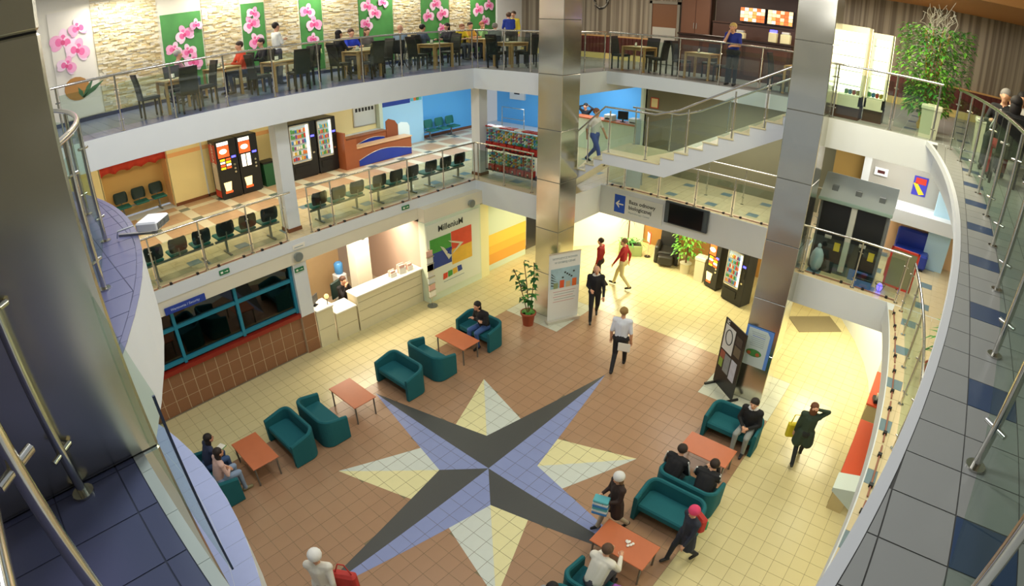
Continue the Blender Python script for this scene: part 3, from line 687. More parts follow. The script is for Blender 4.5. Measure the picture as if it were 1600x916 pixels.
for k in range(7): ti.ell((r_.uniform(-.05, .05), r_.uniform(-.07, .07), .015), (.035, .03, .016), 7, 4)
tag(ti.build('paper_tissue', mat('tissue_white', 'f0ece0', .8), None, (-.2, -3.45, .515)), 'crumpled white tissue on the cherry coffee table', 'tissue')
# ================================================================ restaurant tables and chairs
def dining_table(label, loc, rz, w=.8, l=.8):
    R = thing('dining_table', label, 'table', loc, rz, 'restaurant tables')
    MB().rbox(-w/2, -l/2, .72, w/2, l/2, .755, .01).build('tabletop', M_wood, R); MB().box(-w/2+.06, -l/2+.06, .64, w/2-.06, l/2-.06, .72).build('apron', M_wood, R)
    for sx in (-1, 1):
        for sy in (-1, 1): MB().box(sx*(w/2-.035)-.03, sy*(l/2-.035)-.03, 0, sx*(w/2-.035)+.03, sy*(l/2-.035)+.03, .72).build('leg', M_wood, R)
    MB().box(-w/2+.02, -.2, .756, w/2-.02, .2, .759).build('table_runner', mat('cream_runner', 'e8e0b8', .8), R)
    return R
M_leath = mat('dark_leather', '23211f', .45)
def dchair(label, loc, rz):
    R = thing('dining_chair', label, 'chair', loc, rz, 'dark restaurant chairs')     # faces local -Y
    MB().rbox(-.22, -.23, .40, .22, .21, .48, .03).build('seat', M_leath, R)
    rings = []
    for z, y in ((.42, .19), (.6, .205), (.8, .235), (.98, .28), (1.02, .285)): rings.append([(-.21, y-.025, z), (.21, y-.025, z), (.21, y+.025, z), (-.21, y+.025, z)])
    MB().loft(rings, 0, True, False).build('backrest', M_leath, R)
    for sx in (-1, 1):
        MB().box(sx*.19-.02, -.21, 0, sx*.19+.02, -.17, .41).build('leg', M_leath, R); MB().box(sx*.19-.02, .17, 0, sx*.19+.02, .21, .41).build('leg', M_leath, R)
    return R
tabs = [(-1.95, 7.75, 'beech table nearest the big orchid-pot picture', .5), (-.35, 8.9, 'beech table where the man in red sits', 0), (.85, 7.85, 'beech table with a runner before the second orchid picture', 0), (3.3, 7.75, 'beech table in front of the boy in blue', 0),
        (6.05, 7.75, 'beech table beside the orange wheeled chair', 0), (7.7, 6.1, 'beech table at the restaurant corner left of the pillar', 0), (9.75, 2.75, 'beech table right of the left steel pillar', 0), (9.9, .75, 'beech table beside the woman in blue', 0), (9.8, -2.2, 'beech table at the head of the stairs', 0),
        (3.98, 8.62, 'far beech table of the boy in blue', 0), (9.2, 8.68, 'far beech table of the people in yellow', 0), (4.4, -7.4, 'beech table of the group at the far right', 0)]
tp = None; tloc = []
for x, y, lab, a in tabs:
    if tp is None: tp = dining_table(lab, (x, y, Z3), 0)
    else: copy_tree(tp, (x, y, Z3), 0, lab)
    tloc.append((x, y))
chp = None
def chair(x, y, face, lab):
    global chp
    if chp is None: chp = dchair(lab, (x, y, Z3), math.radians(face))
    else: copy_tree(chp, (x, y, Z3), math.radians(face), lab)
# face angle: 0 looks to -Y, 180 to +Y, 90 to +X, -90 to -X
for x, y, f, lab in ((-2.65, 7.8, 90, 'dark chair left of the table nearest the orchid pot'), (-1.25, 7.75, -90, 'dark chair right of the table nearest the orchid pot'), (-1.75, 8.45, 0, 'dark chair behind the table nearest the orchid pot'), (-1.95, 7.05, 180, 'dark chair pushed in at the rail side of the first table'),
                     (.2, 7.75, 90, 'dark chair left of the runner table'), (1.5, 7.85, -90, 'dark chair right of the runner table'), (.95, 7.12, 180, 'dark chair at the rail side of the runner table'), (.28, 9.0, -90, 'dark chair of the man in red'),
                     (1.95, 8.3, -90, 'dark chair behind the standing man in white'), (2.6, 7.75, 90, 'dark chair left of the table before the boy in blue'), (4.0, 7.7, -90, 'dark chair right of the boy in blue'), (3.2, 7.08, 180, 'dark chair with its back to the rail below the boy in blue'), 
                     (5.35, 7.75, 90, 'dark chair right of the wheelchair user in grey'), (6.75, 7.8, -90, 'dark chair left of the orange wheel'), (6.42, 8.78, 90, 'dark chair of the man in grey'), (7.6, 8.85, -90, 'dark chair of the woman in black'), (7.65, 5.4, 180, 'dark chair half hidden by the left steel pillar'), (7.0, 6.05, 90, 'dark chair at the restaurant corner'), (8.4, 6.1, -90, 'dark chair facing the restaurant corner'),
                     (9.75, 3.4, 0, 'dark chair right of the left steel pillar'), (9.75, 2.1, 180, 'dark chair with tall back beside the second rail post'), (10.4, 2.75, -90, 'dark chair between the pillar and the door'), (9.9, 1.4, 0, 'dark chair left of the woman in blue'), (9.9, .1, 180, 'dark chair behind the woman in blue'), (10.6, .75, -90, 'dark chair facing away from the bar'),
                     (9.8, -1.55, 0, 'dark chair at the head of the stairs'), (9.8, -2.85, 180, 'dark chair behind the stair handrail'), (10.5, -2.2, -90, 'dark chair in front of the bar end'), (8.62, 9.38, 0, 'dark chair of the man in yellow'), (9.2, 9.38, 0, 'dark chair of the person in orange yellow')):
    chair(x, y, f, lab)
# napkin holders and cruets
def holder(label, loc):
    R = thing('napkin_holder', label, 'napkin holder', loc, 0, 'table sets'); MB().rbox(-.06, -.03, 0, .06, .03, .02, .006).build('tray', M_black, R)
    MB().box(-.05, -.012, .02, .05, .012, .11).build('napkins', mat('tissue_white', 'f0ece0'), R)
    for s_ in (-1, 1): MB().cyl((.03*s_, .02, .02), (.03*s_, .02, .08), .012, .008, 8).build('shaker', mat('shaker_glass', 'd8d8cc', .2), R)
    return R
hp = None
for (x, y), nm in zip(tloc[:9], ('first table nearest the orchid pot', 'table of the man in red', 'runner table', 'table of the boy in blue', 'table beside the orange wheel', 'restaurant corner table', 'table right of the left pillar', 'table beside the woman in blue', 'table at the head of the stairs')):
    lab = 'white napkin holder on the '+nm; p = (x-.05, y+.1, Z3+.76)
    if hp is None: hp = holder(lab, p)
    else: copy_tree(hp, p, .2, lab)
# ================================================================ beam seats on the first gallery
def bench(label, loc, rz, m_back, m_pad, grp):
    R = thing('beam_bench', label, 'bench', loc, rz, grp)          # seats face local +Y, three places
    MB().box(-.9, .02, .33, .9, .07, .38).build('beam', M_legm, R)
    for x in (-.62, .62):
        l_ = MB().box(x-.025, .02, .03, x+.025, .07, .34).build('leg', M_legm, R); MB().rbox(x-.03, -.2, 0, x+.03, .28, .035, .01).build('foot_bar', M_legm, l_)
    for x in (-.61, 0, .61):
        s_ = MB().rbox(x-.23, -.02, .40, x+.23, .42, .46, .05).build('seat_pad', m_pad, R); rings = []
        for z, w, yb in ((.50, .19, -.07), (.55, .225, -.085), (.68, .235, -.10), (.80, .225, -.115), (.85, .19, -.12)):
            rings.append([(x-w, yb+.02, z), (x-w*.5, yb-.005, z), (x+w*.5, yb-.005, z), (x+w, yb+.02, z), (x+w, yb+.055, z), (x+w*.5, yb+.03, z), (x-w*.5, yb+.03, z), (x-w, yb+.055, z)])
        MB().loft(rings, 0, True, True).build('backrest', m_back, R); MB().tube([(x, .04, .36), (x, -.06, .38), (x, -.09, .6)], .018, 6).build('back_stay', M_legm, s_)
    return R
M_bk = mat('black_shell', '14191c', .35); M_gp = mat('green_pad', '1c6a62', .6)
b0 = bench('black beam bench at the far left of the first gallery rail', (-2.85, 7.1, Z2), 0, M_bk, M_gp, 'beam benches along the rail')
for x, lab in ((-1.0, 'black beam bench just left of the white gallery column'), (1.72, 'black beam bench just right of the white gallery column'), (3.72, 'black beam bench in the middle of the gallery rail'), (5.68, 'black beam bench nearest the corner column')): copy_tree(b0, (x, 7.1, Z2), 0, lab)
bench('green beam bench against the sky blue wall', (10.25, 12.35, Z2), math.pi, M_gp, M_gp, None)
bench('dark green beam bench in the tan alcove with red valance', (-2.25, 13.1, Z2), math.pi, mat('bottle_green', '15302c', .5), M_gp, None)
# ================================================================ gallery desk with blue waves
M_desk = mat('desk_cherry', '9a5634', .35, noise=.08, scale=5)
dk = thing('reception_desk', 'cherry desk with blue wave panels on the first gallery', 'desk', (4.55, 11.0, Z2))
MB().box(0, 0, 0, .06, .95, 1.33).build('side_panel', M_desk, dk); MB().box(.06, 0, 0, .5, .03, 1.05).build('corner_panel', M_desk, dk)
fp = MB().box(.5, 0, 0, 3.0, .03, .68).build('front_panel', M_desk, dk); MB().box(.5, -.03, .68, 3.03, .45, .72).build('counter_top', mat('pale_counter', 'd9b48a', .3), dk)
up = MB().box(.5, .62, .55, 2.3, .65, .95).build('upper_panel', M_desk, dk); MB().box(.45, .58, .95, 2.35, .95, .98).build('upper_top', M_desk, dk)
M_wave = mat('royal_blue_panel', '1f3a9e', .3); M_trimm = mat('silver_trim', 'd8d4c8', .3, .6)
def wave(x0, x1, zb, f, y, parent):
    n = 24; ptop = [(x0+(x1-x0)*i/n, zb+f(i/n)) for i in range(n+1)]; b = MB()
    vs = [(x, y, z) for x, z in ptop]+[(x, y, zb) for x, z in ptop]; b.add(vs, [(i, n+1+i, n+2+i, i+1) for i in range(n)]); b.xf(Matrix.Identity(4))
    b.add([(x, y+.01, z) for x, z in ptop]+[(x, y+.01, zb) for x, z in ptop], [(i, i+1, n+2+i, n+1+i) for i in range(n)]); b.build('wave_panel', M_wave, parent)
    MB().tube([(x, y-.004, z) for x, z in ptop], .012, 6).build('wave_trim', M_trimm, parent)
wave(.56, 2.98, .02, lambda t: .2+.22*math.sin(t*3.6+.1)+.16*t*t, -.012, fp); wave(.56, 2.2, .57, lambda t: .08+.13*math.sin(max(0, t-.2)*3.6)+.06*t, .608, up)
MB().add([(x, y, z) for y in (.6, .64) for x, z in ((2.3, .5), (2.3, 1.3), (2.45, 1.38), (2.72, 1.28), (2.85, 1.1), (2.85, .5))], [(0, 1, 2, 3, 4, 5), (11, 10, 9, 8, 7, 6)]+[(i, 6+i, 6+(i+1) % 6, (i+1) % 6) for i in range(6)]).build('curved_screen', mat('brown_screen', '8a4a2c', .4), dk)
MB().add([(x, y, z) for y in (.62, .65) for x, z in ((2.88, .5), (2.88, 1.1), (3.05, 1.16), (3.35, 1.1), (3.45, .95), (3.45, .5))], [(0, 1, 2, 3, 4, 5), (11, 10, 9, 8, 7, 6)]+[(i, 6+i, 6+(i+1) % 6, (i+1) % 6) for i in range(6)]).build('glass_screen', mat('frosted_glass', 'dff2f5', .3), dk)
nb = thing('notice_board', 'glass notice board with black letters above the gallery desk', 'notice board', (6.05, 12.58, Z2+1.1))
MB().box(0, 0, 0, 1.05, .04, .8).build('frame', M_trimm, nb); MB().box(.04, -.01, .04, 1.01, 0, .76).build('pane', mat('board_white', 'd8dcd4', .3), nb)
for k in range(6): MB().box(.1+k*.15, -.016, .58, .1+k*.15+.1, -.01, .72).build('sheet', M_dark, nb)
sh = thing('wall_shelf', 'pale ledge under the notice board', 'shelf', (5.3, 12.35, Z2+.85)); MB().box(0, 0, 0, 1.8, .25, .05).build('board', M_white, sh); MB().box(.1, .2, -.3, 1.7, .25, 0).build('bracket', M_cherry, sh)
# ================================================================ ground reception counter
M_cnt = mat('cream_counter', 'ded6b4', .4, noise=.03); M_ctop = mat('white_counter_top', 'f4f0e2', .25)
rc = thing('reception_counter', 'long cream reception counter with a white top', 'counter', (1.53, 6.42, 0))
MB().box(0, .05, 0, 2.42, .12, 1.1).build('front_panel', M_cnt, rc); MB().rbox(-.03, 0, 1.1, 2.45, .55, 1.15, .012).build('counter_top', M_ctop, rc)
for z in (.3, .62, .9): MB().box(.04, .044, z, 2.38, .052, z+.012).build('groove', mat('counter_groove', 'a69c78', .6), rc)
MB().box(0, .1, 0, .08, .55, 1.1).build('end_panel', M_cnt, rc)
rl = thing('reception_counter', 'low reception counter section with a white desktop', 'counter', (.79, 6.45, 0))
MB().box(0, .05, 0, .7, .12, .84).build('front_panel', M_cnt, rl); MB().rbox(-.0, 0, .84, .7, .65, .89, .012).build('counter_top', M_ctop, rl); MB().box(.02, .044, .4, .68, .052, .412).build('groove', MATS['counter_groove'], rl)
re_ = thing('reception_counter', 'narrow end section of the reception counter beside the white pilaster', 'counter', (.22, 6.5, 0))
MB().box(0, .05, 0, .54, .12, 1.12).build('front_panel', M_cnt, re_); MB().rbox(0, 0, 1.12, .555, .6, 1.17, .012).build('counter_top', M_ctop, re_); MB().box(.02, .044, .55, .52, .052, .562).build('groove', MATS['counter_groove'], re_)
mo = thing('monitor', 'small dark monitor on the reception counter end', 'monitor', (.4, 6.85, 1.17), .5); MB().rbox(-.16, -.01, .08, .16, .02, .32, .01).build('screen', M_black, mo); MB().box(-.03, 0, 0, .03, .03, .1).build('stand', M_black, mo); MB().rbox(-.09, -.05, 0, .09, .07, .012, .004).build('foot', M_black, mo)
for k, (x, w, h, lab) in enumerate(((3.0, .22, .2, 'white leaflet box at the far end of the counter'), (3.35, .25, .28, 'taller white leaflet box at the far end of the counter'), (3.65, .2, .22, 'white leaflet box beside the poster wall'))):
    t_ = thing('leaflet_box', lab, 'leaflet box', (x, 6.6, 1.15), 0, 'leaflet boxes'); MB().box(-w/2, 0, 0, w/2, .02, h*.6).build('front', M_ctop, t_); MB().box(-w/2, .12, 0, w/2, .14, h).build('back', M_ctop, t_); MB().box(-w/2+.02, .03, 0, w/2-.02, .11, h*.9).build('leaflets', mat('pink_leaflets', 'e9b8a8', .6), t_)
wc = thing('water_cooler', 'water cooler with a blue bottle in the reception', 'water cooler', (2.2, 8.4, 0)); MB().rbox(-.17, -.17, 0, .17, .17, 1.0, .03).build('cabinet', M_white, wc); MB().lathe([(.1, 1.0), (.14, 1.06), (.14, 1.34), (.1, 1.38)], n=14).build('bottle', mat('blue_bottle', '4a8fd0', .15), wc); MB().box(-.05, -.18, .62, .05, -.165, .72).build('tap', M_wave, wc)
oc = thing('office_chair', 'dark green office chair of the receptionist', 'chair', (1.75, 7.6, 0), math.pi*.1)
MB().rbox(-.24, -.22, .44, .24, .24, .52, .05).build('seat', MATS['bottle_green'], oc); MB().rbox(-.23, .2, .58, .23, .27, 1.12, .04).build('backrest', MATS['bottle_green'], oc); MB().cyl((0, 0, .08), (0, 0, .45), .03).build('column', M_black, oc)
for k in range(5): MB().tube([(0, 0, .1), (.28*math.cos(k*1.2566), .28*math.sin(k*1.2566), .05)], .02, 6).build('foot', M_black, oc)
ta = MB()
lp = thing('desk_lamp', 'small orange globe lamp on the reception desk', 'lamp', (.66, 6.62, 1.17)); MB().cyl((0, 0, 0), (0, 0, .2), .012).build('stem', M_black, lp); MB().ell((0, 0, .26), .07).build('globe', mat('orange_globe', 'f0c080', .4, emit=1.5), lp)
for x, y in ((1.0, 8.6), (2.5, 7.3), (3.3, 7.5), (1.9, 7.6)):
    t_ = thing('spotlight', {1.0: 'pink glowing spotlight above the oak partition', 2.5: 'pink glowing spotlight beside the bright pier', 3.3: 'white glowing spotlight near the wall clock ring', 1.9: 'pale spotlight next to the blue water bottle'}[x], 'spotlight', (x, y, 2.36), 0, 'reception spotlights')
    MB().cyl((0, 0, .0), (0, 0, .35), .012).build('rod', M_chrome, t_); MB().lathe([(.02, .1), (.05, .06), (.07, -.02)], n=12).build('shade', M_chrome, t_); MB().ell((0, 0, .0), .045).build('bulb', mat('spot_glow', 'ffd8c8', .4, emit=8), t_)
# office behind the dark window
for k, (x, y, lab) in enumerate(((-3.5, 7.9, 'dark office chair behind the left window pane'), (-2.85, 8.5, 'dark office chair behind the middle window pane'), (-1.0, 7.9, 'dark office chair behind the right window pane'))):
    copy_tree(oc, (x, y, .02), k*.8, lab)
for x, lab in ((-4.4, 'orange topped office desk behind the left pane'), (-2.0, 'orange topped office desk behind the central mullion')):
    t_ = thing('office_desk', lab, 'desk', (x, 8.0, .02), 0, 'office desks'); MB().box(-.5, -.3, .7, .5, .3, .74).build('desktop', M_cherry, t_)
    for sx in (-1, 1): MB().box(sx*.46-.02, -.28, 0, sx*.46+.02, .28, .7).build('side_panel', M_dkwood, t_)
# ================================================================ vending machines
PAL = [mat('pack_%d' % i, c, .4) for i, c in enumerate(('d9b23a', 'c8402e', '3f7fc0', '4f9a4a', 'e8e4d4', 'e07a30', '5bb8c8', '8a4a8a'))]
def rows(parent, x0, x1, z0, z1, y, nr, nc, seed, name='pack', glow=False):
    r = random.Random(seed); b = MB(); dz = (z1-z0)/nr; dx = (x1-x0)/nc
    for i in range(nr):
        b.box(x0, y-.02, z0+i*dz, x1, y+.06, z0+i*dz+.012, 8)
        for j in range(nc): b.rbox(x0+j*dx+.008, y-.01, z0+i*dz+.015, x0+(j+1)*dx-.008, y+.05, z0+i*dz+dz*r.uniform(.6, .85), .006, r.randrange(8), 1)
    o = b.build('stocked_products', PAL+[M_trimm], parent); o['kind'] = 'stuff'; return o
M_glow = mat('lit_cabinet', '9fb0b8', .5, emit=.35); M_led = mat('blue_display', '4a4aff', .4, emit=5); M_panel = mat('lit_orange_panel', 'f0602c', .4, emit=.8); M_cup = mat('lit_cup_print', 'ffe2a0', .4, emit=1.6)
M_body = mat('machine_black', '1a1c1f', .35)
def snack_machine(label, loc, rz, w=1.02, h=1.92, d=.8, seed=1, frame=None, glow=2.2):
    R = thing('snack_machine', label, 'vending machine', loc, rz, 'snack machines')      # front looks to local -Y
    MB().rbox(0, 0, .04, w, d, h, .02).build('body', M_body, R); MB().box(.05, .05, 0, w-.05, d-.05, .04).build('plinth', M_black, R)
    MB().box(.05, -.004, .62, w*.74, .0, h-.08).build('lit_back', M_glow, R)
    rows(R, .08, w*.62, .66, h-.14, -.015, 6, 7, seed)
    MB().box(.03, -.03, .58, .06, -.005, h-.05).build('door_frame', frame or M_trimm, R); MB().box(w*.73, -.03, .58, w*.76, -.005, h-.05).build('door_frame', frame or M_trimm, R)
    MB().box(.03, -.03, h-.08, w*.76, -.005, h-.05).build('door_frame', frame or M_trimm, R); MB().box(.03, -.03, .58, w*.76, -.005, .62).build('door_frame', frame or M_trimm, R)
    MB().box(w*.64, -.02, .66, w*.72, -.006, h-.1).build('light_tube', mat('tube_white', 'f4fff8', .4, emit=2.5), R)
    MB().box(.1, -.02, .22, w*.7, 0, .46).build('delivery_flap', M_black, R)
    MB().box(w*.8, -.012, 1.38, w*.93, 0, 1.44).build('display', M_led, R); MB().box(w*.8, -.012, 1.0, w*.94, 0, 1.3).build('keypad', M_black, R); MB().box(w*.82, -.015, .8, w*.9, 0, .86).build('coin_return', M_chrome, R)
    return R
def coffee_machine(label, loc, rz, w=.7, h=1.92, d=.65, style=0):
    R = thing('coffee_machine', label, 'vending machine', loc, rz, 'coffee machines')
    MB().rbox(0, 0, .04, w, d, h, .02).build('body', M_body, R); MB().box(.05, .05, 0, w-.05, d-.05, .04).build('plinth', M_black, R)
    MB().box(.06, -.01, h-.17, w*.62, 0, h-.06).build('brand_plate', mat('lit_white_plate', 'fff4e0', .4, emit=1.5), R)
    MB().box(.06, -.01, h-.55, w*.62, 0, h-.19).build('picture_panel', M_panel, R)
    MB().ell((w*.34, -.012, h-.36), (.13, .006, .08)).build('glow_print', mat('lit_cream_print', 'fff0d0', .4, emit=3), R)
    if style == 0:
        for i in range(4):
            for j in range(2): MB().box(.1+j*.2, -.014, h-.66-i*.09, .26+j*.2, 0, h-.6-i*.09).build('choice_button', [mat('lit_yellow', 'ffd020', .4, emit=1.5), M_panel, mat('lit_white_plate', 'fff4e0')][(i*2+j) % 3], R)
    else:
        for j in range(2): MB().box(.1+j*.18, -.012, h-1.0, .24+j*.18, 0, h-.6).build('choice_list', mat('lit_white_plate', 'fff4e0'), R)
    MB().lathe([(.1, 0), (.14, .28)], n=14).xf(Matrix.Translation((w*.33, -.004, .28)) @ Matrix.Scale(.12, 4, (0, 1, 0))).build('cup_print', M_cup, R)
    MB().box(w*.16, -.012, .2, w*.52, 0, .27).build('saucer_print', M_panel, R)
    MB().box(w*.7, -.012, h-.62, w*.9, 0, h-.56).build('display', M_led, R)
    for k in range(3): MB().cyl((w*.8, -.012, h-.85-k*.12), (w*.8, 0, h-.85-k*.12), .035, n=10).build('coin_fitting', M_chrome, R)
    return R
c1 = coffee_machine('coffee machine with yellow choice buttons and a printed side on the first gallery', (.1, 11.58, Z2), 0, .72)
for nm, args, m in (('side_print', (-.008, .05, 1.2, 0, .6, 1.8), mat('red_print', 'c83a2a', .4)), ('side_cup_print', (-.012, .12, .3, 0, .5, 1.2), mat('grey_print', 'd0c4b0', .4)), ('side_base_print', (-.012, .1, .08, 0, .55, .32), MATS['red_print'])): MB().box(*args).build(nm, m, c1)
t_ = text_mesh('NESCAFE', .2, mat('print_white', 'f0ece0', .5), parent=c1); place(t_, (-.012, .33, 1.45), (0, 0, -1), (0, -1, 0))
coffee_machine('coffee machine with two white choice lists next to the wheeled bin', (.84, 11.58, Z2), 0, .72, style=1)
snack_machine('snack machine with a steel door frame on the first gallery', (2.64, 11.42, Z2), 0, 1.05, 1.93, seed=4)
snack_machine('brightly lit snack machine beside the gallery desk', (3.72, 11.42, Z2), 0, .8, 1.93, seed=8)
gb = thing('wheeled_bin', 'dark green bin between the machines and the column', 'bin', (1.95, 11.9, Z2)); MB().loft([[(-.2, -.2, 0), (.2, -.2, 0), (.2, .2, 0), (-.2, .2, 0)], [(-.25, -.25, .78), (.25, -.25, .78), (.25, .25, .78), (-.25, .25, .78)]], 0, True, False).build('body', mat('bin_green', '1f5a3a', .5), gb); MB().rbox(-.27, -.27, .78, .27, .27, .84, .02).build('lid', M_black, gb)
# ground floor machines (turned towards the hall): local -Y is the front
ang = math.atan2(-.29, -.81)           # front line direction of the snack machine
def face(p0, p1): d = Vector((p1[0]-p0[0], p1[1]-p0[1])); return math.atan2(d.y, d.x), d.length
a_, l_ = face((10.44, -.64), (10.15, -1.45)); snack_machine('snack machine standing behind the right steel pillar', (10.44, -.64, 0), a_, l_, 1.83, .5, 12)
a_, l_ = face((10.93, .2), (10.75, -.26)); coffee_machine('slim coffee machine beside the snack machine on the ground floor', (10.93, .2, 0), a_, .56, 1.75, .42)
# ================================================================ toy machines on stands
def toy(label, loc, seed, rz):
    R = thing('toy_machine', label, 'vending machine', loc, rz, 'capsule toy machines'); r = random.Random(seed)   # front local -Y
    MB().rbox(-.13, 0, 0, .13, .24, .2, .015).build('coin_box', mat('toy_red', 'b3241c', .35), R); MB().box(-.13, .01, .2, .13, .23, .68).build('hopper', M_glass, R)
    b = MB()
    for i in range(4):
        for j in range(3):
            for k in range(2): b.ell((-.085+j*.085, .06+k*.1, .25+i*.1), .042, 6, 4, r.randrange(8))
    o = b.build('toy_capsules', PAL, R); o['kind'] = 'stuff'
    MB().rbox(-.14, -.01, .68, .14, .25, .72, .01).build('lid', MATS['toy_red'] if seed % 3 else M_ctop, R); MB().cyl((0, -.02, .1), (0, 0, .1), .03, n=10).build('coin_knob', M_chrome, R); MB().box(-.04, -.008, .02, .04, 0, .06).build('outlet', M_black, R)
    return R
sd = thing('machine_stand', 'black tube stand carrying the toy machines', 'stand', (7.2, 5.6, Z2))
for y in (-1.08, 1.13):
    for x in (-.04, .31): MB().cyl((x, y, .02), (x, y, .92), .015, n=6).build('stand_leg', M_black, sd)
for z in (.20, .93): MB().box(-.05, -1.1, z-.02, .33, 1.15, z).build('shelf', M_black, sd)
for k in range(7): toy('%s capsule toy machine from the column, upper row' % ('first', 'second', 'third', 'fourth', 'fifth', 'sixth', 'seventh')[k], (7.17, 6.6-k*.31, Z2+.93), 20+k, -math.pi/2)
for k in range(6): toy('%s capsule toy machine from the column, lower row' % ('first', 'second', 'third', 'fourth', 'fifth', 'sixth')[k], (7.17, 6.5-k*.31, Z2+.20), 40+k, -math.pi/2)
# ================================================================ arcade cabinet seen from behind, L2 right
ac = thing('arcade_cabinet', 'twin arcade cabinet with two black screens and a grey hood', 'arcade cabinet', (6.95, -5.36, Z2))
MB().box(.03, 0, 0, .6, 1.6, 1.72).build('body', mat('hammer_grey', '6f7472', .5), ac)
for k, y in enumerate((.06, .88)):
    p_ = MB().box(.0, y, .25, .03, y+.66, 1.68).build('black_screen', M_black, ac); MB().box(-.006, y+.06, .55, 0, y+.2, .75).build('yellow_sticker', mat('sticker_yellow', 'e8c92a', .5), p_); MB().box(-.006, y+.3, .8, 0, y+.46, .88).build('grey_sticker', mat('sticker_grey', 'b0b0a4', .5), p_)
MB().rbox(-.05, .73, .1, .03, .87, 1.68, .02).build('centre_post', mat('pale_post', 'c9cabd', .4), ac)
MB().add([(-.08, -.05, 1.72), (.75, -.05, 1.72), (.75, -.05, 2.15), (.5, -.05, 2.2), (-.08, 1.65, 1.72), (.75, 1.65, 1.72), (.75, 1.65, 2.15), (.5, 1.65, 2.2)], [(0, 1, 2, 3), (4, 7, 6, 5), (0, 3, 7, 4), (3, 2, 6, 7), (2, 1, 5, 6), (0, 4, 5, 1)]).build('hood', mat('hood_grey', 'a7b0b0', .4), ac)
for y in (.25, .8, 1.35): MB().box(.12, y-.07, 1.86, .26, y+.07, 2.0).build('vent', mat('vent_dark', '6a7070', .5), ac)
MB().rbox(-.1, -.06, 1.66, -.02, 1.66, 1.74, .02).build('front_rail', mat('grey_green_rail', '8fa89c', .4), ac)
MB().box(-.04, .15, .0, .02, .6, .25).build('blue_box', mat('box_blue', '5a7ec0', .5), ac); MB().box(-.04, 1.0, 0, .02, 1.3, .3).build('dark_box', M_body, ac)
eb = thing('easel_board', 'grey board in a red frame leaning beside the arcade cabinet', 'board', (7.22, -5.6, Z2), -.1)
MB().box(0, -.62, .05, .03, 0, .95).build('panel', mat('olive_panel', '80805c', .6), eb)
for a in ((-.01, -.64, .03, .035, .02, .08), (-.01, -.64, .93, .035, .02, .98), (-.01, -.02, .03, .035, .03, .98), (-.01, -.65, .03, .035, -.6, .98)): MB().box(*a).build('frame_bar', mat('red_frame', 'c8402c', .4), eb)
MB().box(.03, -.35, 0, .3, -.31, .04).build('strut', M_black, eb)
cc = thing('couch', 'royal blue couch in the apricot niche', 'couch', (9.2, -6.0, Z2)); MB().rbox(-.3, -.5, .05, .35, .45, .42, .06).build('seat', M_wave, cc); MB().rbox(.18, -.5, .3, .4, .45, .85, .07).build('backrest', M_wave, cc); MB().box(-.25, -.45, 0, .3, .4, .05).build('base', M_black, cc)
ex = thing('fire_extinguisher', 'red and white fire extinguisher right of the arcade cabinet', 'extinguisher', (7.9, -5.6, Z2)); MB().lathe([(.07, 0), (.08, .02), (.08, .45), (.03, .52)], n=12).build('tank', mat('red_print', 'c83a2a'), ex); MB().cyl((0, 0, .52), (0, 0, .6), .02).build('valve', M_black, ex); MB().tube([(0, 0, .56), (.09, 0, .5), (.1, 0, .2)], .012, 6).build('hose', M_black, ex)
bl = thing('floor_lamp', 'violet glowing wire basket lamp on the gallery edge', 'lamp', (6.8, -5.55, Z2)); MB().ell((0, 0, .1), (.07, .07, .09)).build('bulb', mat('violet_glow', '5a48ff', .4, emit=6), bl); MB().tube([(.12*math.cos(k*.6283), .12*math.sin(k*.6283), .18) for k in range(10)], .008, 5, closed=True).build('wire_ring', M_black, bl)
for k in range(4): MB().tube([(.12*math.cos(k*1.57), .12*math.sin(k*1.57), .18), (.05*math.cos(k*1.57), .05*math.sin(k*1.57), .0)], .006, 5).build('wire', M_black, bl)
# ================================================================ lit fridges, bins (restaurant level, right)
def fridge(label, loc, w, d, h):
    R = thing('display_fridge', label, 'fridge', loc, 0, 'display fridges')   # front looks to -X
    MB().box(.04, 0, 0, d, w, .3).build('base', mat('fridge_brown', '4a3024', .5), R); MB().box(d-.05, 0, .3, d, w, h).build('back_panel', mat('lit_fridge_back', 'fff6d8', .5, emit=5.5), R)
    MB().box(0, 0, h-.12, d, w, h).build('canopy', mat('fridge_cream', 'e2dcc0', .4), R); MB().box(0, 0, .3, d, .04, h-.12).build('side_frame', MATS['fridge_cream'], R); MB().box(0, w-.04, .3, d, w, h-.12).build('side_frame', MATS['fridge_cream'], R)
    MB().box(0, 0, .26, d, w, .5).build('lower_panel', MATS['fridge_cream'], R); MB().box(0, .04, .5, .012, w-.04, h-.12).build('glass_door', M_glass, R)
    for z in (.7, 1.0, 1.3, 1.6):
        if z < h-.2: s_ = MB().box(.05, .05, z, d-.06, w-.05, z+.015).build('shelf', M_trimm, R)
    for k in range(4): MB().rbox(.12, .06+k*.085, .52, .3, .13+k*.085, .62, .02).build('pastry_tray', PAL[k], R)
    return R
fridge('large lit fridge beside the right steel pillar', (6.75, -4.25, Z3), .75, .6, 1.95); fridge('narrow lit unit in front of the bamboo, standing in for the fridge side', (7.05, -4.72, Z3), .42, .5, 1.88)  # the narrow unit stands in for the glass side of the large fridge
